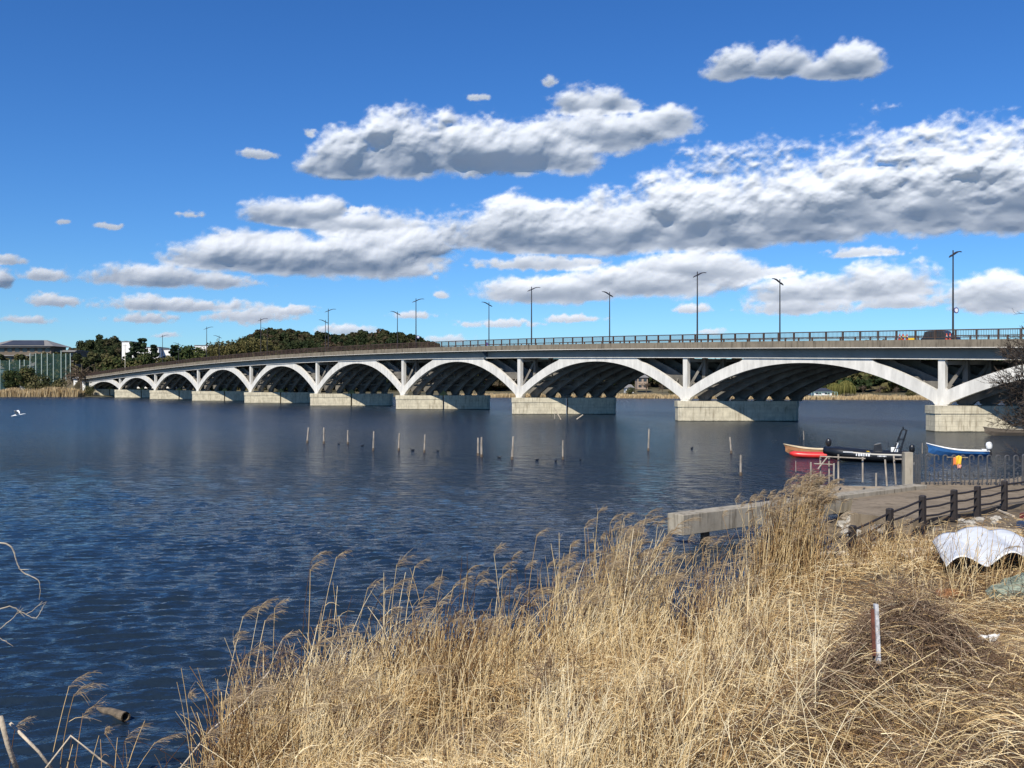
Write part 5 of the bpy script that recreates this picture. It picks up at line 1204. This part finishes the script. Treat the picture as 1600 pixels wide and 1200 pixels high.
def draped(n, cx, cy, rad, top, seed):
    r_ = np.random.default_rng(seed); a = r_.random(n)*6.283; r0_ = rad*.75*np.sqrt(r_.random(n)); a2 = a+r_.normal(size=n)*1.3; r2 = np.maximum(r0_+rad*(.05+.45*r_.normal(size=n)), .05)
    X0, Y0 = cx+np.cos(a)*r0_, cy+np.sin(a)*r0_; X2, Y2 = cx+np.cos(a2)*r2, cy+np.sin(a2)*r2
    P0 = np.stack([X0, Y0, ground(X0, Y0)+.22+.22*r_.random(n)], 1); P2 = np.stack([X2, Y2, ground(X2, Y2)+.05+.32*r_.random(n)], 1); P1 = (P0+P2)/2+np.stack([r_.normal(size=n)*.16, r_.normal(size=n)*.16, .10+.18*r_.random(n)], 1)
    wd = .0016+.003*r_.random(n)**2; return strands(P0, P1, P2, wd, wd*.5, 5, 2, np.clip(.42+r_.normal(size=n)*.30, 0, 1))
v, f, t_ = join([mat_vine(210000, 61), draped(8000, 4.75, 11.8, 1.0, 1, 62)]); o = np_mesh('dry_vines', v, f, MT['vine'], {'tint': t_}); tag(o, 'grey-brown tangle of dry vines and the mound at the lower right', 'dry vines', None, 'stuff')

# standing reeds
def reeds(X, Y, H, lean, seed, r0=.0045, leaves=2, plume_p=.25, tint=.62, wind=(.9, .15)):
    r_ = np.random.default_rng(seed); n = len(X); Z = np.maximum(ground(X, Y), -.25)
    P0 = np.stack([X, Y, Z], 1); la = r_.normal(size=(n, 2))*lean; la[:, 0] += .11
    P2 = P0+np.stack([la[:, 0]*H, la[:, 1]*H, H*(1-.25*(la**2).sum(1))], 1); P1 = (P0+P2)/2+np.stack([-la[:, 0]*H*.22, -la[:, 1]*H*.2, H*.06], 1)+r_.normal(size=(n, 3))*.02*H[:, None]
    ti = np.clip(tint+r_.normal(size=n)*.22+.7*(vnoise(X, Y, 1.4, 63)-.5)-.5*(vnoise(X, Y, .6, 64) < .28), 0, 1); rad = r0*(.7+.7*r_.random(n))+Y*.00016
    out = [strands(P0, P1, P2, rad, rad*.6, 5, 3, ti)]
    k = leaves*n; idx = np.repeat(np.arange(n), leaves); t = (.12+.75*r_.random(k))[:, None]; C = (1-t)**2*P0[idx]+2*(1-t)*t*P1[idx]+t**2*P2[idx]
    a = r_.random(k)*6.28; L = (.12+.28*r_.random(k))*np.minimum(H[idx], 1.6)*.8; dr = np.stack([np.cos(a)*.55+.35, np.sin(a)*.5, .55+r_.normal(size=k)*.5], 1)*L[:, None]
    w_ = .0014+.0024*r_.random(k)**2+Y[idx]*.0001; out.append(strands(C, C+dr*.6+np.array([0, 0, .05]), C+dr+np.stack([L*.25, np.zeros(k), -L*.3], 1), w_, w_*.3, 3, 2, np.clip(ti[idx]+r_.normal(size=k)*.15, 0, 1)))
    pl = np.where((r_.random(n) < plume_p) & (H > 1.0))[0]; m = 60; pi = np.repeat(pl, m); s = np.tile(np.linspace(0, 1, m), len(pl))+r_.random(len(pi))*.03
    R = (P2-P1)[pi]; R /= np.linalg.norm(R, axis=1, keepdims=True); PL = (.32+.22*r_.random(len(pl)))[np.repeat(np.arange(len(pl)), m)]
    droop = np.array([wind[0], wind[1], 0.0]); B = P2[pi]+R*(s*PL)[:, None]*.75+droop*(s**1.7*PL)[:, None]*.55-np.array([0, 0, 1])*(s**2*PL)[:, None]*.30-R*.05
    ln = PL*(.50-.28*s)*(.6+.7*r_.random(len(pi))); sp_ = r_.normal(size=(len(pi), 3))*.30
    E = B+(R*.35+droop*.75+sp_)*ln[:, None]-np.array([0, 0, 1])*(ln*(.15+.35*s))[:, None]; wp_ = .0012+.00010*Y[pi]
    pv = strands(B, (B+E)/2+R*ln[:, None]*.18, E, wp_, wp_*.7, 2, 2, np.clip(.45+r_.normal(size=len(pi))*.25, 0, 1)) if len(pl) else None
    return join(out), pv
r1 = np.random.default_rng(77)
def along_shore(n, px0, px1, lo, hi, seed):
    """points near the waterline between two bearings"""
    r_ = np.random.default_rng(seed); X = []; Y = []; got = 0
    while got < n:
        u = (r_.uniform(px0, px1, n*8)-800)/F; y = 1/(1/33+(1/6.-1/33)*r_.random(n*8)); x = u*y; d = shore_dist(x, y); k = (d > lo) & (d < hi); X.append(x[k]); Y.append(y[k]); got += k.sum()
    return np.concatenate(X)[:n], np.concatenate(Y)[:n]
RE, PLM = [], []
def add(res):
    RE.append(res[0])
    if res[1] is not None: PLM.append(res[1])
# tall fringe at the water, left to middle
X, Y = along_shore(380, 300, 1030, -.4, 2.2, 81); cl = .55+.75*vnoise(X, Y, 1.3, 51); H = (1.1+1.25*r1.random(len(X))**1.1)*cl; add(reeds(X, Y, H, .24, 91, .0050, 2, .24))
X, Y = along_shore(2300, 330, 1200, -.3, 3.0, 82); H = (.55+.85*r1.random(len(X)))*(.5+.7*vnoise(X, Y, 1.1, 52)); add(reeds(X, Y, H, .30, 92, .0046, 2, .05))
# upright straw standing through the mat
X, Y = along_shore(23000, 330, 1300, .3, 11, 83); k = r1.random(len(X)) > vine_w(X, Y)*.75; X, Y = X[k], Y[k]; k = r1.random(len(X)) < np.clip(4.5*vnoise(X, Y, .55, 54)-1.9, .04, 1)*np.clip(2.6*vnoise(X, Y, 1.7, 57)-.3, .25, 1); X, Y = X[k], Y[k]; H = (.50+.95*r1.random(len(X))**1.3)*(.45+.9*vnoise(X, Y, 1.2, 53)); add(reeds(X, Y, H, .24, 93, .0042, 2, .0, .74))
# middle clumps, columns 900-1060
for cx, cy, sx_, sy_, n_, h0, h1 in ((2.35, 22.9, .36, .7, 170, 1.3, 1.35), (3.1, 22.4, .4, .9, 100, .9, 1.2), (1.1, 21.2, .5, .8, 90, .9, 1.2), (4.0, 21.0, .5, .7, 110, .6, 1.0)):
    X = r1.normal(cx, sx_, n_); Y = r1.normal(cy, sy_, n_); H = h0+h1*r1.random(n_); add(reeds(X, Y, H, .17, 94+n_, .0040, 2, .32))
# tall dense clump at the right, by the beam
X = r1.normal(8.0, .42, 420); Y = r1.normal(28.2, .7, 420); H = 1.0+1.5*r1.random(420)*np.exp(-((X-8.1)/1.0)**2); add(reeds(X, Y, H, .14, 95, .0045, 2, .16, .58))
X = r1.normal(8.6, .28, 90); Y = r1.normal(28.6, .35, 90); H = 1.95+.85*r1.random(90); add(reeds(X, Y, H, .07, 96, .0048, 2, 1.0, .6))
X = r1.normal(7.4, .35, 60); Y = r1.normal(28.2, .4, 60); H = 1.8+.9*r1.random(60); add(reeds(X, Y, H, .16, 196, .0045, 2, .6, .6))
X = r1.normal(10.3, 1.2, 420); Y = r1.normal(27.3, 1.0, 420); H = .4+1.0*r1.random(420); add(reeds(X, Y, H, .28, 97, .0036, 2, .03, .42))
X = r1.uniform(9, 13.5, 170); Y = r1.uniform(20.5, 24.0, 170); H = .5+1.2*r1.random(170); add(reeds(X, Y, H, .28, 98, .0034, 2, .03, .5))
X = r1.uniform(4.6, 7.0, 90); Y = r1.normal(25.2, .9, 90); H = 1.0+1.2*r1.random(90); add(reeds(X, Y, H, .18, 99, .0038, 2, .25, .6))
# short tufts over the vine slope
X, Y = along_shore(1500, 1000, 1620, 3, 16, 84); H = .15+.35*r1.random(len(X))**2; add(reeds(X, Y, H, .5, 103, .0018, 1, .0, .42))
# lying and broken canes, crossing the others at all angles
X, Y = along_shore(1500, 330, 1500, .3, 12, 86); n_ = len(X); a_ = r1.random(n_)*6.283; L_ = .5+.9*r1.random(n_); P0 = np.stack([X, Y, np.maximum(ground(X, Y), 0)+bulk(X, Y)*(.6+.6*r1.random(n_))], 1)
P2 = P0+np.stack([np.cos(a_)*L_, np.sin(a_)*L_, r1.normal(size=n_)*.35*L_+.12], 1); RE.append(strands(P0, (P0+P2)/2+r1.normal(size=(n_, 3))*.04, P2, np.full(n_, .0034), np.full(n_, .0022), 3, 3, np.clip(.75+r1.normal(size=n_)*.2, 0, 1)))
# lone tall reeds, left part: (column, distance, top row, lean)
tall = [(485, 16.2, 872), (494, 16.3, 850), (480, 16.4, 860), (378, 15.6, 930), (350, 15.2, 940), (352, 15.0, 1000), (398, 16, 958), (433, 16, 935), (617, 19, 868), (655, 19, 905), (800, 20, 855), (828, 21, 815), (548, 17.5, 900), (568, 17.5, 912), (720, 20, 880), (738, 20, 888), (700, 19.5, 905), (881, 23, 830), (930, 23, 785), (968, 24, 790), (985, 24, 800), (776, 20, 895), (860, 22, 905)]
X = np.array([(a-800)/F*b-.12 for a, b, c in tall]); Y = np.array([b for a, b, c in tall]); H = np.array([CAMZ-(c-HY)*b/F for a, b, c in tall])-np.maximum(ground(X, Y), -.1); add(reeds(X, Y, H*.93, .06, 100, .0056, 1, 1.0, .62))
# lower left corner tuft
X = r1.uniform(-9.0, -4.9, 80); Y = np.interp(X, [-9, -4.9], [12.6, 13.8])+r1.uniform(-.8, .6, 80); H = .35+.9*r1.random(80)**1.5; add(reeds(X, Y, H, .30, 101, .0045, 2, .08, .55))
tall = [(120, 14.6, 1030), (142, 14.6, 1030), (68, 14.4, 1085), (160, 14.5, 1070), (240, 14.3, 1115)]
X = np.array([(a-820)/F*b for a, b, c in tall]); Y = np.array([b-.7 for a, b, c in tall]); H = np.array([CAMZ-(c-HY)*b/F for a, b, c in tall]); add(reeds(X, Y, H, .07, 102, .005, 1, 1.0, .6))
v, f, t_ = join(RE); o = np_mesh('standing_reeds', v, f, MT['straw'], {'tint': t_}); tag(o, 'standing dry reed stalks along the near shore', 'reeds', None, 'stuff')
v, f, t_ = join(PLM); o = np_mesh('reed_plumes', v, f, MT['plume'], {'tint': t_}); tag(o, 'feathery brown seed plumes on the reeds', 'reed plumes', None, 'stuff')

# brown weed stems with branching seed heads among the straw
def weeds(pts, seed):
    r_ = np.random.default_rng(seed); out = []
    for x, y, h, sp_ in pts:
        z = max(float(ground(np.array([x]), np.array([y]))[0]), -.1); B0 = np.array([[x, y, z]]); ln_ = r_.normal(size=2)*.12; T_ = B0+np.array([[ln_[0]*h, ln_[1]*h, h]]); M_ = (B0+T_)/2+r_.normal(size=(1, 3))*.03
        out.append(strands(B0, M_, T_, [.0045+y*.0001], [.002], 4, 3, np.array([.25+.3*r_.random()])))
        n = int(26*sp_); t = (.45+.55*r_.random(n))[:, None]; C = (1-t)**2*B0+2*(1-t)*t*M_+t**2*T_; d = r_.normal(size=(n, 3)); d[:, 2] = abs(d[:, 2])*.8+.3; d /= np.linalg.norm(d, axis=1, keepdims=True); L = (.10+.22*r_.random(n))[:, None]*h**.5
        E = C+d*L; out.append(strands(C, (C+E)/2+r_.normal(size=(n, 3))*.015, E, np.full(n, .0016+y*.0001), np.full(n, .001+y*.00005), 2, 2, .15+.5*r_.random(n)))
        k = np.repeat(np.arange(n), 5); C2 = C[k]+(E-C)[k]*r_.random((n*5, 1)); E2 = C2+r_.normal(size=(n*5, 3))*.035+np.array([0, 0, .02]); out.append(strands(C2, (C2+E2)/2, E2, np.full(n*5, .0018+y*.00012), np.full(n*5, .0014), 1, 2, .2+.6*r_.random(n*5)))
    return join(out)
rw = np.random.default_rng(5); pts_w = []
for px_w, d_w, top_w, n_w in ((425, 15.6, 1005, 9), (415, 15.9, 1030, 6), (978, 21.5, 850, 4), (700, 15, 1040, 5), (560, 14, 1080, 6), (850, 14.5, 1010, 6), (1010, 13.5, 1030, 6), (1120, 14, 1010, 7), (920, 12.5, 1090, 6), (760, 12, 1110, 6), (1200, 15.5, 960, 6), (620, 12.5, 1120, 5), (1060, 12, 1110, 6)):
    for _ in range(n_w):
        x = (px_w-800+rw.normal()*26)/F*d_w; y = d_w+rw.normal()*.35; g = max(float(ground(np.array([x]), np.array([y]))[0]), 0); h = CAMZ-(top_w+rw.uniform(0, 60)-HY)*y/F-g; pts_w.append((x, y, float(np.clip(h, .4, 2.2)), 1.0))
v, f, t_ = weeds(pts_w, 9); o = np_mesh('dry_weeds', v, f, MT['vine'], {'tint': t_}); tag(o, 'brown branching dead weeds scattered through the pale reeds', 'dead weeds', None, 'stuff')
# bare twigs reaching in at the left edge
tw = [([(-30, 848), (14, 852), (26, 880), (36, 895), (60, 907), (61, 937)], .011), ([(-30, 965), (15, 948), (40, 960), (66, 940)], .010), ([(-40, 1010), (10, 975), (36, 950)], .008), ([(36, 958), (55, 966), (66, 950), (70, 944)], .006), ([(-30, 992), (0, 998), (20, 1010)], .008)]
B_ = empty('bare_branch', (0, 0, 0), label='crooked bare twigs reaching in over the water at the left edge', cat='branch')
for pp_, r_ in tw:
    q = MB(); pts_ = [D(a, 11.0+k*.05, b) for k, (a, b) in enumerate(pp_)]; 
    def cr(P):
        o_ = []; P = [P[0]]+P+[P[-1]]
        for i in range(1, len(P)-2):
            for u in range(6):
                u /= 6; a_, b_, c_, d_ = P[i-1:i+3]; o_.append(.5*((2*b_)+(c_-a_)*u+(2*a_-5*b_+4*c_-d_)*u*u+(3*b_-a_-3*c_+d_)*u**3)+Vector((random.gauss(0, .004), 0, random.gauss(0, .004))))
        return o_+[P[-1]]
    pts_ = cr(pts_); q.tube(pts_, [r_*.8*(1-.6*i/len(pts_))*random.uniform(.85, 1.2) for i in range(len(pts_))], 6)
    for kk_ in range(2, len(pts_)-1, 7): e_ = pts_[kk_]; q.tube([e_, e_+Vector((random.uniform(-.06, .1), 0, random.uniform(-.1, .1)))], [r_*.4, r_*.15], 4)
    q.build('twig', MT['wood_pale'], B_)
# fallen thick stalks lower left and right
sk = [([(0, 1120), (12, 1165), (30, 1215)], 13.2, .035), ([(15, 1130), (60, 1175), (90, 1215)], 13.4, .022), ([(60, 1215), (110, 1150), (160, 1190), (178, 1200)], 13.3, .014), ([(270, 1215), (330, 1140), (380, 1100), (420, 1050)], 14.2, .012),
      ([(1190, 1135), (1260, 1090), (1345, 1042)], 11.9, .009), ([(1200, 1120), (1270, 1100), (1330, 1078)], 12.0, .008), ([(1485, 1130), (1530, 1105), (1565, 1072)], 10.6, .009)]
for i, (pp_, d, r_) in enumerate(sk):
    q = MB(); q.tube([D(a, d+k*.1, b) for k, (a, b) in enumerate(pp_)], r_, 7)
    tag(q.build('broken_reed_stalk', MT['wood_pale'], smooth=True), ['thick twisted stalk at the lower left corner', 'pale stalk slanting right from the lower left corner', 'thin arching stalk in the lower left tuft', 'long stalk leaning from the bottom towards the first tall reeds', 'long straw-coloured stalk lying across the vines, upper one', 'shorter straw-coloured stalk lying just below the longer one', 'pale broken stalk at the lower right over the vines'][i], 'reed stalk')
